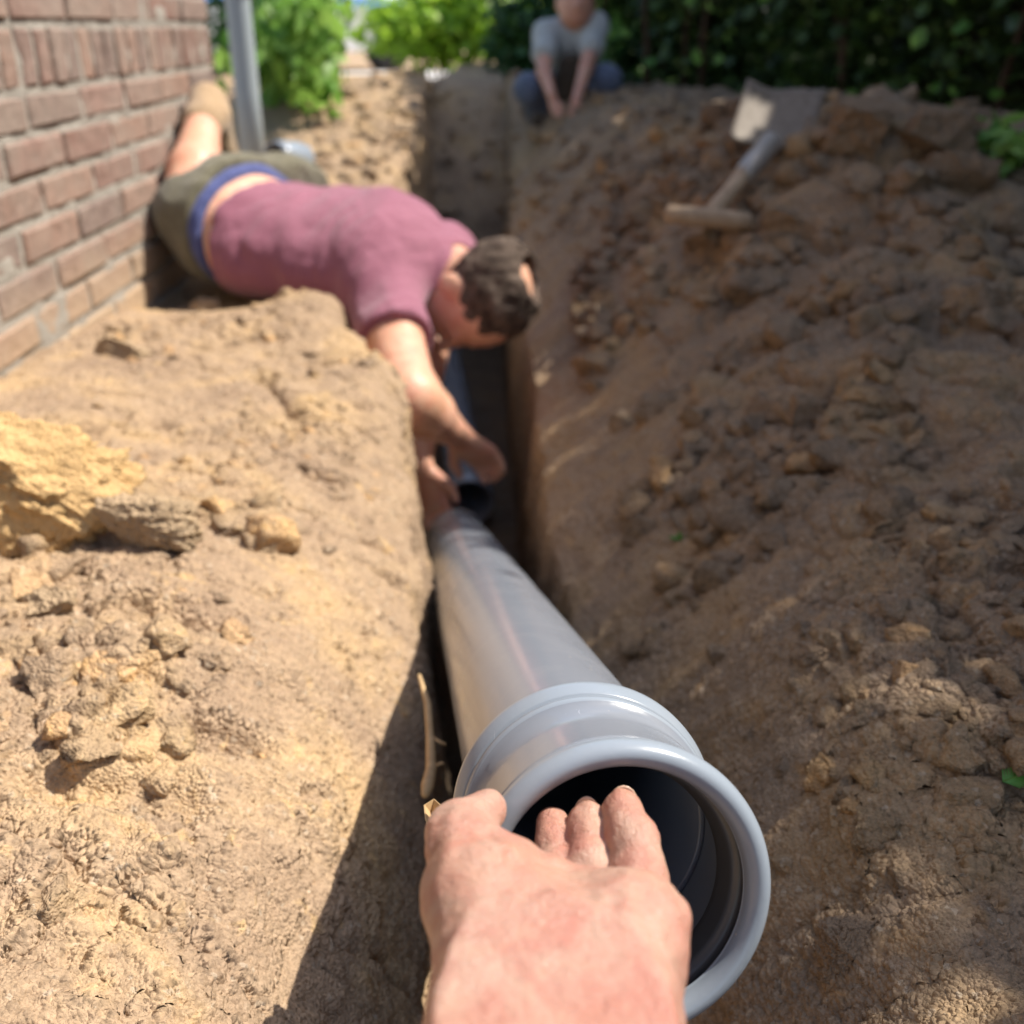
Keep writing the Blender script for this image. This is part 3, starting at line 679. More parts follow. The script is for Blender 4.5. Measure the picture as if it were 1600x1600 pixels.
    def shorts(g):
        d = smin(pants(g), core(g) - .012, .01); d = smax(d, -cone(g, kR * .8 + anR * .2, anR, .075, .06), .01); hem = np.array((.86, -.50, -.06)); hem /= np.linalg.norm(hem)
        d = smax(d, ((g - (wst + np.array((-.015, 0, 0)))) @ hem.astype(np.float32)), .006)
        return d + fbm(g * np.array([10., 20., 16.]), 3, 24) * .008
    sdf_obj("shorts", shorts, (-.86, 1.90, -.14), (-.36, 2.78, .34), .0055, M_shorts, root)
    def band(g):
        d = smin(econe(g, wst + np.array((.03, 0, 0)), pel, side, (.160, .106), (.176, .124)), core(g) - .007, .01); hem = np.array((.86, -.50, -.06)); hem /= np.linalg.norm(hem)
        h_ = (g - wst) @ hem.astype(np.float32); return smax(smax(d, h_ - .006, .003), -(h_ + .025), .003)
    sdf_obj("waistband", band, (-.72, 1.98, -.12), (-.42, 2.60, .30), .005, M_blue, root)
    def hair(g):
        d = ell(g, H(0, -.028, .028), (.085, .100, .092), HM) + fbm(g * np.array([60., 90., 60.]), 3, 33) * .007
        q = (g - head.astype(np.float32)) @ HM.astype(np.float32)
        d = smax(d, (q[..., 1] - .048 - .4 * q[..., 2]), .01); d = smax(d, -(q[..., 2] + .060 + .5 * q[..., 1]), .01)
        return smax(d, -ell(g, H(.01, -.070, .085), (.046, .042, .044), HM), .01)
    sdf_obj("hair", hair, tuple(head - .16), tuple(head + .16), .004, M_hair, root)
    fdir = np.array((.03, .12, .02))
    def boot(g):
        d = cone(g, anR - (anR - kR) * .02, anR + fdir * .2, .046, .050); d = smin(d, cone(g, anR + np.array((.0, .06, .03)), anR + np.array((.01, .10, -.11)), .046, .034), .02)
        return d + fbm(g * 30, 2, 5) * .004
    sdf_obj("boot", boot, tuple(anR - .2), tuple(anR + .2), .006, M_boot, root)
    def boot2(g):
        d = cone(g, anL, anL + np.array((0, .08, 0)), .046, .046); return smin(d, cone(g, anL + np.array((0, .08, 0)), anL + np.array((0, .11, -.10)), .046, .034), .02)
    sdf_obj("boot", boot2, tuple(anL - .2), tuple(anL + .2), .007, M_boot, root)
man()

# ------------------------------------------------------------------ child crouching on the heap
def child():
    t0 = 3.9
    root = empty("person", P(880, 180, t0)); tag(root, "small child in a grey T-shirt crouching on the far soil heap by the hedge", "person")
    a = lambda x, y, t=t0: np.array(P(x, y, t), dtype=np.float32)
    head = a(900, 2); neck = a(898, 38, t0 + .05); ch = a(890, 62, t0 + .10); hip = a(893, 140, t0 + .32)
    sR, sL = a(852, 52, t0 + .05), a(932, 40, t0 + .05); eR, eL = a(850, 112, t0 - .05), a(916, 105, t0 - .05); wR, wL = a(862, 150, t0 - .12), a(900, 158, t0 - .12)
    kR, kL = a(828, 140, t0 + .02), a(948, 125, t0 + .02); fR, fL = a(840, 178, t0 + .12), a(940, 175, t0 + .12)
    def hnd(g, w_, to):
        t = Vector(to - w_).normalized(); s_ = Vector((1, 0, 0)); d = econe(g, w_, w_ + np.array(t) * .045, s_, (.017, .013), (.026, .011))
        for k in range(4):
            b = np.array(Vector(w_) + t * .045 + s_ * (-.019 + .0127 * k)); e = b + np.array(t) * (.034, .040, .037, .03)[k] + np.array((0, -.008, 0)); d = smin(d, cone(g, b, e, .0066, .005), .003)
        sg = 1 if w_[0] < .17 else -1; b = np.array(w_) + np.array(t) * .015; d = smin(d, cone(g, b, b + np.array((sg * .028, -.01, 0)) + np.array(t) * .025, .009, .0065), .005); return d
    def body(g):
        d = ell(g, head + np.array((0, 0, .0)), (.070, .082, .088)); d = smin(d, ell(g, head + np.array((0, -.025, -.05)), (.050, .055, .045)), .03)
        d = smin(d, ell(g, head + np.array((0, -.085, -.015)), (.011, .013, .014)), .01)
        for e in (-1, 1):
            d = smax(d, -ell(g, head + np.array((e * .027, -.082, .012)), (.014, .010, .009)), .006); d = smin(d, ell(g, head + np.array((e * .071, .0, -.01)), (.008, .014, .022)), .005)
        d = smax(d, -ell(g, head + np.array((0, -.083, -.048)), (.019, .008, .003)), .004)
        d = smin(d, cone(g, head, ch, .04, .042), .02); d = smin(d, econe(g, ch, hip, (1, 0, 0), (.10, .07), (.10, .08)), .03)
        for s_, e, w_ in ((sR, eR, wR), (sL, eL, wL)):
            d = smin(d, cone(g, ch, s_, .06, .038), .03); d = smin(d, cone(g, s_, e, .034, .028), .012); d = smin(d, cone(g, e, w_, .028, .019), .01)
        d = smin(d, hnd(g, wR, a(872, 178, t0 - .12)), .006); d = smin(d, hnd(g, wL, a(900, 190, t0 - .12)), .006)
        for k, f in ((kR, fR), (kL, fL)): d = smin(d, cone(g, hip, k, .065, .048), .03); d = smin(d, cone(g, k, f, .045, .03), .02)
        return d
    lo = (float(kR[0]) - .16, float(wR[1]) - .2, float(wR[2]) - .2); hi = (float(kL[0]) + .16, float(hip[1]) + .25, float(head[2]) + .14)
    sdf_obj("body", body, lo, hi, .0065, M_skin3, root)
    def shirt(g):
        d = econe(g, ch, hip * .75 + ch * .25, (1, 0, 0), (.115, .085), (.118, .095))
        for s_, e in ((sR, eR), (sL, eL)): d = smin(d, cone(g, ch, s_, .07, .048), .03); d = smin(d, cone(g, s_, s_ * .45 + e * .55, .046, .050), .02)
        return smax(d, -cone(g, neck, head, .048, .07), .008) + fbm(g * 18, 3, 5) * .007
    sdf_obj("t_shirt", shirt, lo, hi, .0065, M_grey, root)
    def tro(g):
        d = econe(g, hip * .85 + ch * .15, hip, (1, 0, 0), (.115, .09), (.12, .10))
        for k, f in ((kR, fR), (kL, fL)): d = smin(d, cone(g, hip, k, .078, .060), .03); d = smin(d, cone(g, k, f, .056, .045), .02)
        return d + fbm(g * 20, 3, 6) * .006
    sdf_obj("trousers", tro, lo, hi, .007, M_denim, root)
    def bib(g):
        d = econe(g, a(895, 95, t0 + .02), a(893, 150, t0 + .08), (1, 0, 0), (.055, .03), (.085, .035)); return d + fbm(g * 20, 2, 7) * .004
    sdf_obj("apron", bib, lo, hi, .007, M_apron, root)
    def hr(g):
        d = ell(g, head + np.array((0, .012, .018)), (.077, .090, .088)) + fbm(g * 50, 3, 9) * .007; return smax(d, -(g[..., 1] - (head[1] - .045)) + (-(g[..., 2] - head[2] - .03)) * .6, .01)
    o = sdf_obj("hair", hr, lo, hi, .006, M_hair, root)
    for k, f in ((kR, fR), (kL, fL)):
        sdf_obj("shoe", lambda g: smin(cone(g, f, f + np.array((0, -.09, -.02)), .036, .030), cone(g, f, f + np.array((0, -.03, -.03)), .036, .034), .02), tuple(f - .17), tuple(f + .12), .007, M_apron, root)
child()

# ------------------------------------------------------------------ shovel on the heap
def shovel():
    g0, _ = on_ground(1108, 352); b0, _ = on_ground(1205, 190)
    dd = lambda q: (q - CAMP).dot((P(800, 800, 2) - P(800, 800, 1)))
    def gd(px, py):
        h = on_ground(px, py)[0]; return dd(h) if h and dd(h) < 3.2 else 3.2
    tip_d = min(gd(x_, y_) for x_ in (1170, 1215, 1265) for y_ in (140, 170, 200)) - .05; e_px = (1198, 232); e_d = min(tip_d - .02, gd(*e_px) - .06); t_d = gd(1108, 340) - .03
    while t_d > 1.5 and any(1 / ((1 - k) / t_d + k / e_d) > gd(1106 + (e_px[0] - 1106) * k, 340 + (e_px[1] - 340) * k) - .03 for k in np.linspace(0, 1, 12)) : t_d -= .02
    t_d -= .13; T = P(1106, 340, t_d); Bt = P(*e_px, e_d); BTIP = P(1222, 155, tip_d + .04); ax = (Bt - T).normalized()
    root = empty("shovel", T); tag(root, "muddy steel spade with wooden T-handle lying on the shaded soil heap", "shovel")
    tube_run("shaft", [T + ax * k for k in np.linspace(0, (Bt - T).length * .62, 8)], .0165, M_wood, root)
    sd = (P(1180, 352, 1.93) - P(1040, 336, 1.97)); c = T; sd = Vector((.98, -.05, -.08)).normalized()
    L = .082
    tube_run("grip", [c - sd * L, c - sd * L * .95, c - sd * L * .5, c, c + sd * L * .5, c + sd * L * .95, c + sd * L], .018, M_wood, root, rs=[.012, .0165, .0175, .0185, .0175, .0165, .012])
    s0 = T + ax * (Bt - T).length * .56
    tube_run("ferrule", [s0, s0 + ax * .02, Bt + ax * .02], .021, M_steel, root, rs=[.019, .0215, .024])
    n = sd.cross(ax).normalized()
    if n.z < 0: n = -n
    bm = bmesh.new(); nu, nv = 13, 15; V = {}
    top = ax * .29; tilt = (BTIP - Bt).normalized(); nn = sd.cross(tilt).normalized()
    for i in range(nu):
        for j in range(nv):
            u = i / (nu - 1) * 2 - 1; v = j / (nv - 1); wd = .080 * (1 + .03 * v) * (1 if j else .96)
            V[i, j] = bm.verts.new(Bt + sd * u * wd + tilt * v * max(.17, (BTIP - Bt).length) + nn * (.016 * u * u - .02 * v * (1 - v)) + nn * .004 * math.sin(5 * u) * v)
    for i in range(nu - 1):
        for j in range(nv - 1): bm.faces.new((V[i, j], V[i + 1, j], V[i + 1, j + 1], V[i, j + 1]))
    o = bmobj("blade", bm, M_blade, root); md = o.modifiers.new("solid", 'SOLIDIFY'); md.thickness = .004
shovel()

# ------------------------------------------------------------------ downpipe, stub
def downpipe():
    base = P(398, 262, 3.15); bx = base.x; by = base.y
    root = empty("downpipe", (bx, by, 0)); tag(root, "pale blue-grey downpipe standing at the corner of the brick wall", "downpipe")
    tube_run("pipe", [(bx, by, z) for z in (-.05, .3, .8, 1.4, 2.0)], .036, M_zinc, root, 40)
    tube_run("joint", [(bx, by, .555), (bx, by, .56), (bx, by, .62), (bx, by, .625)], .044, M_zinc, root, 40, rs=[.037, .041, .041, .037])
    bm = bmesh.new(); bmesh.ops.create_cube(bm, size=1)
    for v in bm.verts: v.co = Vector((bx - .08 + v.co.x * .09, by + v.co.y * .02, .70 + v.co.z * .025))
    bmobj("bracket", bm, M_steel, root, False)
downpipe()
sb = P(440, 246, 2.95)
stub = empty("pipe_stub", sb); tag(stub, "short pale grey pipe collar lying on the sand behind the man's hips", "pipe")
hollow("socket", sb + Vector((-.01, -.05, .0)), sb + Vector((.055, .05, -.01)), .042, .005, M_pvc_socket, stub, .007)
hollow("rubber_seal", sb + Vector((-.005, -.042, .0)), sb + Vector((.05, .042, -.01)), .0366, .006, M_rubber, stub)

# ------------------------------------------------------------------ foliage
LEAF = np.array([(0, 0, 0), (.30, .28, .05), (.36, .62, .03), (0, 1, -.05), (-.36, .62, .03), (-.30, .28, .05), (0, .5, -.04)])
LQ = np.array([(0, 1, 2, 6), (6, 2, 3, 3), (0, 6, 4, 5), (6, 3, 4, 4)])
LT = np.array([(0, 1, 6), (1, 2, 6), (2, 3, 6), (3, 4, 6), (4, 5, 6), (5, 0, 6)])
def leaves(name, pts, size, material, parent=None, seed=0, droop=.5, slim=1.0):
    r = np.random.default_rng(seed); n = len(pts); pts = np.asarray(pts)
    az = r.uniform(0, 2 * math.pi, n); el = r.normal(-droop, .5, n); roll = r.uniform(-1.2, 1.2, n); s = size * r.uniform(.6, 1.25, n)
    y = np.stack([np.cos(az) * np.cos(el), np.sin(az) * np.cos(el), np.sin(el)], -1)
    x = np.stack([-np.sin(az), np.cos(az), az * 0], -1); z = np.cross(x, y)
    x2 = x * np.cos(roll)[:, None] + z * np.sin(roll)[:, None]; z2 = np.cross(x2, y)
    V = pts[:, None, :] + s[:, None, None] * (LEAF[None, :, 0:1] * slim * x2[:, None] + LEAF[None, :, 1:2] * y[:, None] + LEAF[None, :, 2:3] * z2[:, None])
    F = (np.arange(n) * len(LEAF))[:, None, None] + LT[None]
    return link(name, npmesh(name, V.reshape(-1, 3), F.reshape(-1, 3), False), material, parent)
def clumps(r, n, cen, rad, nc=14, spread=.35):
    c = np.asarray(cen) + r.normal(0, 1, (nc, 3)) * np.asarray(rad) * .55; k = r.integers(0, nc, n)
    return c[k] + r.normal(0, 1, (n, 3)) * np.asarray(rad) * spread
def hedge():
    root = empty("hedge", (1.5, 3, 0)); tag(root, "tall dark green hedge with bare brown stems shading the right side of the trench", "hedge")
    r = np.random.default_rng(5)
    path = [(1.55, -2.5), (1.50, 1.0), (1.42, 2.6), (1.15, 3.8), (.62, 5.0), (.50, 7.5)]
    seg = [(np.array(a), np.array(b)) for a, b in zip(path, path[1:])]; Ls = [np.linalg.norm(b - a) for a, b in seg]
    def along(n):
        k = r.choice(len(seg), n, p=np.array(Ls) / sum(Ls)); t = r.uniform(0, 1, n)
        a = np.array([seg[i][0] for i in k]); b = np.array([seg[i][1] for i in k]); p = a + (b - a) * t[:, None]; d = (b - a) / np.linalg.norm(b - a, axis=1)[:, None]
        return p, np.stack([d[:, 1], -d[:, 0]], 1)          # outward to the right
    pts = []
    for n, lo, hi, dpt0, dpt1 in ((52000, .55, HTOP, .05, .9), (26000, 1.1, HTOP, .0, .8), (22000, 1.6, HTOP, .05, .6), (9000, .12, .8, .10, .9), (22000, .02, .9, .7, 1.7)):
        p, o = along(n); dd = r.uniform(dpt0, dpt1, n); z = r.uniform(lo, hi, n)
        q = np.concatenate([p + o * dd[:, None], z[:, None]], 1); nn = vnoise(q * 3.2, 6); keep = nn > -.12 - .5 * (z > 1.0) ; pts.append(q[keep])
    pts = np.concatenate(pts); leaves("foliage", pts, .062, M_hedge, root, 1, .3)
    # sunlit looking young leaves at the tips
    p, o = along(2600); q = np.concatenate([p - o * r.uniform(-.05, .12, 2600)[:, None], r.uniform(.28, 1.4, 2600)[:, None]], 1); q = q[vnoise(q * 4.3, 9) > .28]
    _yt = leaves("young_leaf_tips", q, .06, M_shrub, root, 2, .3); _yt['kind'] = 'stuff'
    st = 0
    for (a, b), L in zip(seg, Ls):
        for k in range(int(L / .42)):
            if st >= 24: break
            c = a + (b - a) * (k + r.uniform(.2, .8)) / max(1, int(L / .42)); x, y = c + r.uniform(-.0, .35, 1) * np.array((1, .3))
            g0, _ = drop(float(x), float(y)); z0 = (g0.z if g0 else 0) - .05
            tube_run("stem", [(x + r.normal(0, .02) * i, y + r.normal(0, .02) * i, z0 + i * .3) for i in range(7)], .02, M_bark, root, 8, rs=[.017, .015, .013, .012, .010, .008, .006]); st += 1
HTOP = 1.99
hedge()
def fence():
    m, t, b = mat("dark_stained_wood", rough=0.85, spec=0.2); v = coords(t, (1, 1, .15))
    t.links.new(ramp(t, noise(t, v, 22, 5, .6, 1.0), [(0.3, (0.035, 0.020, 0.012)), (0.7, (0.085, 0.05, 0.03))]), b.inputs['Base Color'])
    root = empty("garden_fence", (2.6, 3, 0)); tag(root, "dark brown board fence behind the hedge", "fence")
    pth = [(2.7, -2.5), (2.65, 2.8), (2.1, 4.6), (1.6, 7.6)]
    for (a, b_) in zip(pth, pth[1:]):
        a, b_ = Vector((*a, 0)), Vector((*b_, 0)); L = (b_ - a).length; d = (b_ - a) / L; nrm = Vector((d.y, -d.x, 0)); bm = bmesh.new()
        for k in range(int(L / .145)):
            c = a + d * (.145 * k + .07); h = 1.8 + .01 * math.sin(k * 7.7)
            r_ = bmesh.ops.create_cube(bm, size=1)['verts']
            for q in r_: lx, ly, lz = q.co; q.co = c + d * lx * .138 + nrm * (ly * .02 + .012 * (k % 2)) + Vector((0, 0, (lz + .5) * h - .1))
        bmobj("board_panel", bm, m, root, False)
        for k in range(int(L / 1.8) + 1):
            bm = bmesh.new(); r_ = bmesh.ops.create_cube(bm, size=1)['verts']; c = a + d * min(L, 1.8 * k) + nrm * .07
            for q in r_: lx, ly, lz = q.co; q.co = c + d * lx * .08 + nrm * ly * .08 + Vector((0, 0, (lz + .5) * 1.9 - .1))
            bmobj("post", bm, m, root, False)
fence()
def shrub(name, label, cen, rad, n, size, material, seed, stems=5, droop=.5, nc=16, group=None):
    cen = Vector(cen); r = np.random.default_rng(seed); g0, _ = drop(cen.x, cen.y); z0 = g0.z if g0 else 0
    root = empty(name, (cen.x, cen.y, z0)); tag(root, label, "shrub", group)
    leaves("foliage", clumps(r, n, cen, rad, nc), size, material, root, seed, droop)
    for k in range(stems):
        e = cen + Vector(r.normal(0, .5, 3)) * min(rad); m = Vector((cen.x, cen.y, z0)).lerp(e, .5) + Vector(r.normal(0, .03, 3))
        tube_run("stem", [(cen.x + r.normal(0, .03), cen.y + r.normal(0, .03), z0 - .03), m, e], .01, M_bark, root, 6, rs=[.012, .008, .004])
shrub("leafy_shrub", "fresh green leafy shrub growing beside the downpipe at the wall corner", P(455, 55, 3.75), (.15, .24, .20), 560, .085, M_shrub, 11, droop=1.0, nc=26)
shrub("lime_shrub", "bright lime green bush beyond the far heap, in front of the white van", P(672, 22, 6.6), (.30, .26, .20), 1700, .085, M_lime, 12, nc=34)
shrub("lime_shrub", "low yellow-green bush behind the far heap, left of the crouching child", P(775, 40, 7.8), (.20, .3, .14), 1500, .07, M_lime, 13)
shrub("garden_shrub", "mid green bush behind the leafy shrub by the downpipe", P(478, 10, 6.0), (.13, .3, .30), 900, .07, M_shrub, 14)
shrub("garden_shrub", "dark green bush directly left of the child's shoulder", P(815, 60, 5.4), (.12, .2, .22), 1400, .06, M_dgreen, 15)
shrub("background_shrub", "tall dark bush at the far left end of the garden behind the downpipe", P(395, -60, 8.0), (.5, .5, .7), 3000, .10, M_dgreen, 16)
shrub("low_plant", "small bright green plant at the foot of the hedge on the right", P(1572, 222, 1.95), (.035, .05, .03), 90, .045, M_shrub, 17, 2)

bm = bmesh.new(); bmesh.ops.create_grid(bm, x_segments=40, y_segments=20, size=1)
for v_ in bm.verts: v_.co = Vector((-1.4 + v_.co.x * 4.5, 9.6 + v_.co.y * 3.2, .012))
Mpv = wood_mat("pale_paving", (0.50, 0.47, 0.43), (0.62, 0.59, 0.55)); pv = bmobj("pavement", bm, Mpv, None); tag(pv, "pale paving beyond the garden", None, None, "structure")
shrub("background_shrub", "dense dark evergreen bush behind the hedge, right of the child's head", P(1040, 40, 6.6), (.55, .4, .42), 7000, .08, M_dgreen, 21)
shrub("background_shrub", "dark bush far behind the crouching child's head", P(930, 10, 8.5), (.5, .4, .5), 4000, .09, M_dgreen, 22)
# ------------------------------------------------------------------ white van far behind
def van():
    y0 = 10.5; x0 = -2.9; x1 = .6
    root = empty("van", (x0, y0, 0)); root.rotation_euler.z = R(58); tag(root, "white van with a blue stripe parked far behind the green bushes", "van")
    Mw, _t, _b = mat("white_paint", (0.80, 0.80, 0.80), 0.3); Mbs, _t, _b = mat("blue_stripe", (0.10, 0.24, 0.55), 0.35); Mg, _t, _b = mat("dark_glass", (0.02, 0.025, 0.03), 0.1); Mt, _t, _b = mat("tyre", (0.02, 0.02, 0.02), 0.8)
    bm = bmesh.new(); prof = [(x0, .22), (x1, .22), (x1, .95), (x1 - .35, 1.15), (x1 - .8, 1.95), (x0 + .1, 2.0), (x0, 1.9)]
    a = [bm.verts.new((x, y0, z)) for x, z in prof]; b = [bm.verts.new((x, y0 + 1.8, z)) for x, z in prof]
    bm.faces.new(a); bm.faces.new(b[::-1])
    for i in range(len(prof)): j = (i + 1) % len(prof); bm.faces.new((a[i], b[i], b[j], a[j]))
    bmesh.ops.bevel(bm, geom=bm.edges[:], offset=.05, segments=3, affect='EDGES'); bmobj("body", bm, Mw, root)
    def slab(n, xa, xb, za, zb, m, dy=-.004, th=.02):
        bm = bmesh.new(); bmesh.ops.create_cube(bm, size=1)
        for v in bm.verts: v.co = Vector(((xa + xb) / 2 + v.co.x * (xb - xa), y0 + dy + v.co.y * th, (za + zb) / 2 + v.co.z * (zb - za)))
        bmobj(n, bm, m, root, False)
    slab("stripe", x0 + .05, x1 - .05, .66, .76, Mbs); slab("window", x1 - 1.1, x1 - .55, 1.2, 1.7, Mg)
    for x in (x0 + .6, x1 - .65):
        bm = bmesh.new(); bmesh.ops.create_cone(bm, cap_ends=True, segments=32, radius1=.31, radius2=.31, depth=.2)
        bmesh.ops.rotate(bm, verts=bm.verts, matrix=Matrix.Rotation(R(90), 3, 'X')); bmesh.ops.translate(bm, verts=bm.verts, vec=(x, y0 + .05, .31)); bmobj("wheel", bm, Mt, root)
van()

# ------------------------------------------------------------------ clods and small things
def ico(sub):
    bm = bmesh.new(); bmesh.ops.create_icosphere(bm, subdivisions=sub, radius=1); bm.verts.ensure_lookup_table()
    v = np.array([x.co[:] for x in bm.verts]); f = np.array([[y.index for y in x.verts] for x in bm.faces]); bm.free(); return v, f
ICO = {k: ico(k) for k in (1, 2, 3, 6)}
def clod_shape(sub, seed, rough=.35, boxy=.5):
    v, f = ICO[sub]; r = np.random.default_rng(seed)
    m = np.max(np.abs(v), axis=1, keepdims=True); w_ = v * (1 - boxy) + v / m * boxy * .72
    for _ in range(9):
        n = r.normal(size=3); n /= np.linalg.norm(n); dpt = r.uniform(.38, .80); over = np.clip(w_ @ n - dpt, 0, None); w_ = w_ - over[:, None] * n
    d = fbm(v * 1.9 + seed * 3.1, 5, seed % 97, .72) + .35 * fbm(v * 2.5 - seed, 3, seed % 89, .6, ridged=True); return w_ * (1 + rough * d)[:, None], f
def clod(name, label, px, py, size, seed, rot=(0, 0, 0), lift=.25, material=None, cat="clod", group=None, yscale=1.0, rough=.3, sub=6, p=None):
    if p is None: p, n = on_ground(px, py)
    v, f = clod_shape(sub, seed, rough)
    hi = fbm(v * 9 + seed, 4, 5) * .075 + fbm(v * 26 + seed, 3, 8) * .045 if sub > 3 else 0
    if sub > 3: v = v * (1 + hi)[:, None]
    Mx = np.array(Matrix.Rotation(rot[2], 3, 'Z') @ Matrix.Rotation(rot[1], 3, 'Y') @ Matrix.Rotation(rot[0], 3, 'X'))
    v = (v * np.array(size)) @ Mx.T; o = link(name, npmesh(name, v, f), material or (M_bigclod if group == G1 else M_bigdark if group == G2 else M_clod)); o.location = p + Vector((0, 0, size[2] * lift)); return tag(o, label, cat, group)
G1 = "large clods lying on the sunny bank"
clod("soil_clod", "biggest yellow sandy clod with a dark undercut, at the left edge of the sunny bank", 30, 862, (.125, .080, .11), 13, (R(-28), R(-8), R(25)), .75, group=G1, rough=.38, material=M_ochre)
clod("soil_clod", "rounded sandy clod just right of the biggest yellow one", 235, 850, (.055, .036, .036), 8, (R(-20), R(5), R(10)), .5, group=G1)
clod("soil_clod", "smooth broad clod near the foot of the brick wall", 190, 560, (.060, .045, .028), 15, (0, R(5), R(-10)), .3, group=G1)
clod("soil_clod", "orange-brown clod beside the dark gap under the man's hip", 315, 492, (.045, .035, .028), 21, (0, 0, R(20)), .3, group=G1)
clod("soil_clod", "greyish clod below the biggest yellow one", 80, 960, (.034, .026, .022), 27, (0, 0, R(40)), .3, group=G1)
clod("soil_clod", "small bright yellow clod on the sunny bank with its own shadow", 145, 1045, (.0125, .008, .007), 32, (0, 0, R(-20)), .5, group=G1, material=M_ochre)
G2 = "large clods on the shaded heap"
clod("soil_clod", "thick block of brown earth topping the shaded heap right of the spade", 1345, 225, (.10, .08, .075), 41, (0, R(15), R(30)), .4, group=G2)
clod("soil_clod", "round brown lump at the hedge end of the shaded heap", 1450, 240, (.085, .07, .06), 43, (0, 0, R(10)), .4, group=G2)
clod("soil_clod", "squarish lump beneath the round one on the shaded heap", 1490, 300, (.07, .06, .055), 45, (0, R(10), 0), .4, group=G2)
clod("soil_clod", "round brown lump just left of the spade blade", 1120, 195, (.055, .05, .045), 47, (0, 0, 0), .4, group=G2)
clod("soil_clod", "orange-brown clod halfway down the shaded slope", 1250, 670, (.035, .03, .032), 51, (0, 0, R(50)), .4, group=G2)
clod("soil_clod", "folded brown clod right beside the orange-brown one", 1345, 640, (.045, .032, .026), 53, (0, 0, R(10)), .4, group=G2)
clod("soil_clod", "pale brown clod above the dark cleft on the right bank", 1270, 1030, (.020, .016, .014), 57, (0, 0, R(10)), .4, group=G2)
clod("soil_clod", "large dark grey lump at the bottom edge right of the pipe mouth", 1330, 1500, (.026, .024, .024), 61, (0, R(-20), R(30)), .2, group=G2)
Mst, _t, _b = mat("pale_stone", (0.72, 0.68, 0.60), 0.6)
for k, (px, py, s_, lab) in enumerate(((452, 1142, .0045, "white pebble halfway down the sunny bank"), (408, 1580, .0040, "white pebble near the shadow at the bottom edge"), (155, 1192, .0030, "tiny white pebble on the left of the sunny bank"),
                                       (1560, 845, .0075, "white shell fragment on the shaded right bank"), (1430, 1215, .0030, "small pale stone right of the pipe mouth"))):
    clod("pebble", lab, px, py, (s_, s_ * .8, s_ * .7), 70 + k, (0, 0, k), .5, Mst, "pebble", "white pebbles in the soil", sub=3)

def scatter(name, n, region, smin_, smax_, seed, sub, label, power=2.6, near_pow=1.0, cl=None):
    r = np.random.default_rng(seed); shapes = [clod_shape(sub, seed * 10 + k, .48) for k in range(24)]; V, F = [], []; off = 0; made = 0; tries = 0
    while made < n and tries < n * 6:
        tries += 1
        y = math.exp(r.uniform(math.log(region[2]), math.log(region[3]))); x = r.uniform(region[0], region[1])
        if cl is not None and r.uniform() > float(sstep(-.15, .35, vnoise(np.array([[x * cl, y * cl, 3.]]), seed)[0])) * .95 + .05: continue
        h, nn = drop(x, y)
        if h is None or h.z < -.36: continue
        s = smin_ * ((smax_ / smin_) ** (r.uniform() ** power)) * (.35 + .75 * min(1.7, y)); v, f = shapes[r.integers(len(shapes))]
        q = Matrix.Rotation(r.uniform(0, 6.28), 3, 'Z') @ Matrix.Rotation(r.uniform(-.5, .5), 3, 'X')
        sc = np.array([s, s * r.uniform(.6, 1), s * r.uniform(.45, .8)])
        V.append((v * sc) @ np.array(q).T + np.array(h + nn * s * r.uniform(-.02, .35) + Vector((0, 0, .002)))); F.append(f + off); off += len(v); made += 1
    o = link(name, npmesh(name, np.concatenate(V), np.concatenate(F)), M_clod); tag(o, label, "soil crumbs", None, "stuff"); return o
scatter("soil_crumbs", 17000, (-.74, -.09, .30, 1.9), .0012, .012, 5, 2, "loose crumbs of dry sandy soil over the sunny bank", 3.2, cl=9)
scatter("soil_crumbs", 1500, (-.66, -.24, .33, 1.05), .005, .036, 15, 3, "broken lumps of dry soil at the left of the sunny bank", 2.2, cl=6)
scatter("soil_crumbs", 14000, (.15, 1.3, .30, 3.2), .0024, .034, 6, 3, "loose crumbs and small clods of brown soil over the shaded bank", 3.0, cl=7)
scatter("soil_crumbs", 1500, (-.75, .5, 2.7, 4.8), .006, .03, 7, 2, "crumbs of sand over the far heap", 2.6)

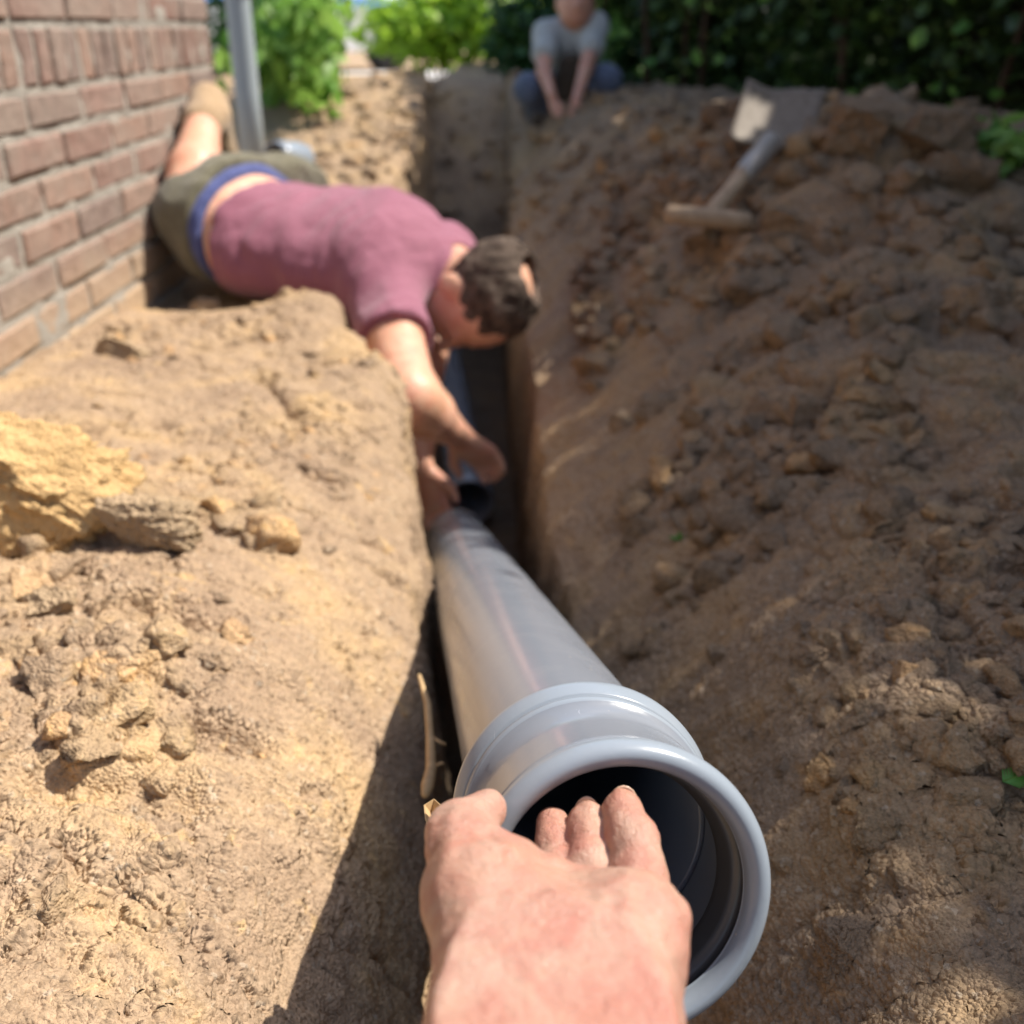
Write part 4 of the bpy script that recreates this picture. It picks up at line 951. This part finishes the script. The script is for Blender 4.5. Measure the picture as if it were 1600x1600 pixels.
# root, dry bark, twig tips, seedling
rp = [P(655, 1055, .93), P(668, 1100, .90), P(672, 1150, .87), P(674, 1200, .83), P(668, 1228, .80), P(664, 1243, .79)]
rt = empty("root", rp[0]); tag(rt, "thin tan root hanging in the shadow left of the pipe", "root")
tube_run("main_root", rp, .004, M_dry, rt, 8, rs=[.0018, .0032, .0036, .0045, .0052, .003])
tube_run("side_root", [rp[2], P(688, 1160, .86), P(697, 1163, .86)], .0015, M_dry, rt, 6)
tube_run("side_root", [rp[3], P(690, 1192, .83), P(694, 1194, .83)], .0012, M_dry, rt, 6)
bm = bmesh.new(); pts = [(662, 1258, .60), (678, 1248, .605), (694, 1262, .60), (688, 1276, .595), (676, 1288, .59), (668, 1282, .592), (672, 1300, .585), (664, 1280, .59)]
vs = [bm.verts.new(P(*p)) for p in pts]; cv = bm.verts.new(P(674, 1272, .606))
for i in range(len(vs)): bm.faces.new((vs[i], vs[(i + 1) % len(vs)], cv))
dl = bmobj("dry_leaf", bm, M_dry, None, False); tag(dl, "curled dry brown leaf scrap between the thumb and the trench edge", "leaf")
dl.modifiers.new("s", 'SOLIDIFY').thickness = .0008
def sprig(px, py, L, ang, label):
    p, n = on_ground(px, py); root = empty("conifer_sprig", p); tag(root, label, "sprig"); d = Vector((math.cos(ang), math.sin(ang) * .8, .25)).normalized(); p = p + Vector((0, 0, .022))
    tube_run("twig", [p, p + d * L], .0008, M_shrub, root, 6)
    V, F = [], []; s_ = d.cross(Vector((0, 0, 1))).normalized(); i = 0
    for k in range(26):
        b = p + d * L * k / 25
        for sg in (-1, 1):
            e = b + (s_ * sg * .85 + d * .5).normalized() * (.011 * (1 - .55 * k / 25)); wv = d * .0011
            V += [b - wv, b + wv, e + wv * .4, e - wv * .3]; V += []; F.append((i, i + 1, i + 2, i + 3)); i += 4
    o = link("needles", npmesh("needles", np.array([list(v) for v in V]), np.array(F), False), M_lime2, root); o.modifiers.new("s", 'SOLIDIFY').thickness = .0005
M_lime2 = leaf_mat("young_needle", (0.07, 0.22, 0.03), (0.13, 0.34, 0.05))
sprig(1558, 1262, .050, R(15), "small bright green conifer sprig on the shaded right bank")
p, n = on_ground(1068, 846)
sg = leaves("seedling", np.array([list(p + Vector((0, 0, .006)))] * 5), .016, M_lime2, None, 4, -.3); tag(sg, "tiny green leaf on the shaded trench slope", "seedling")
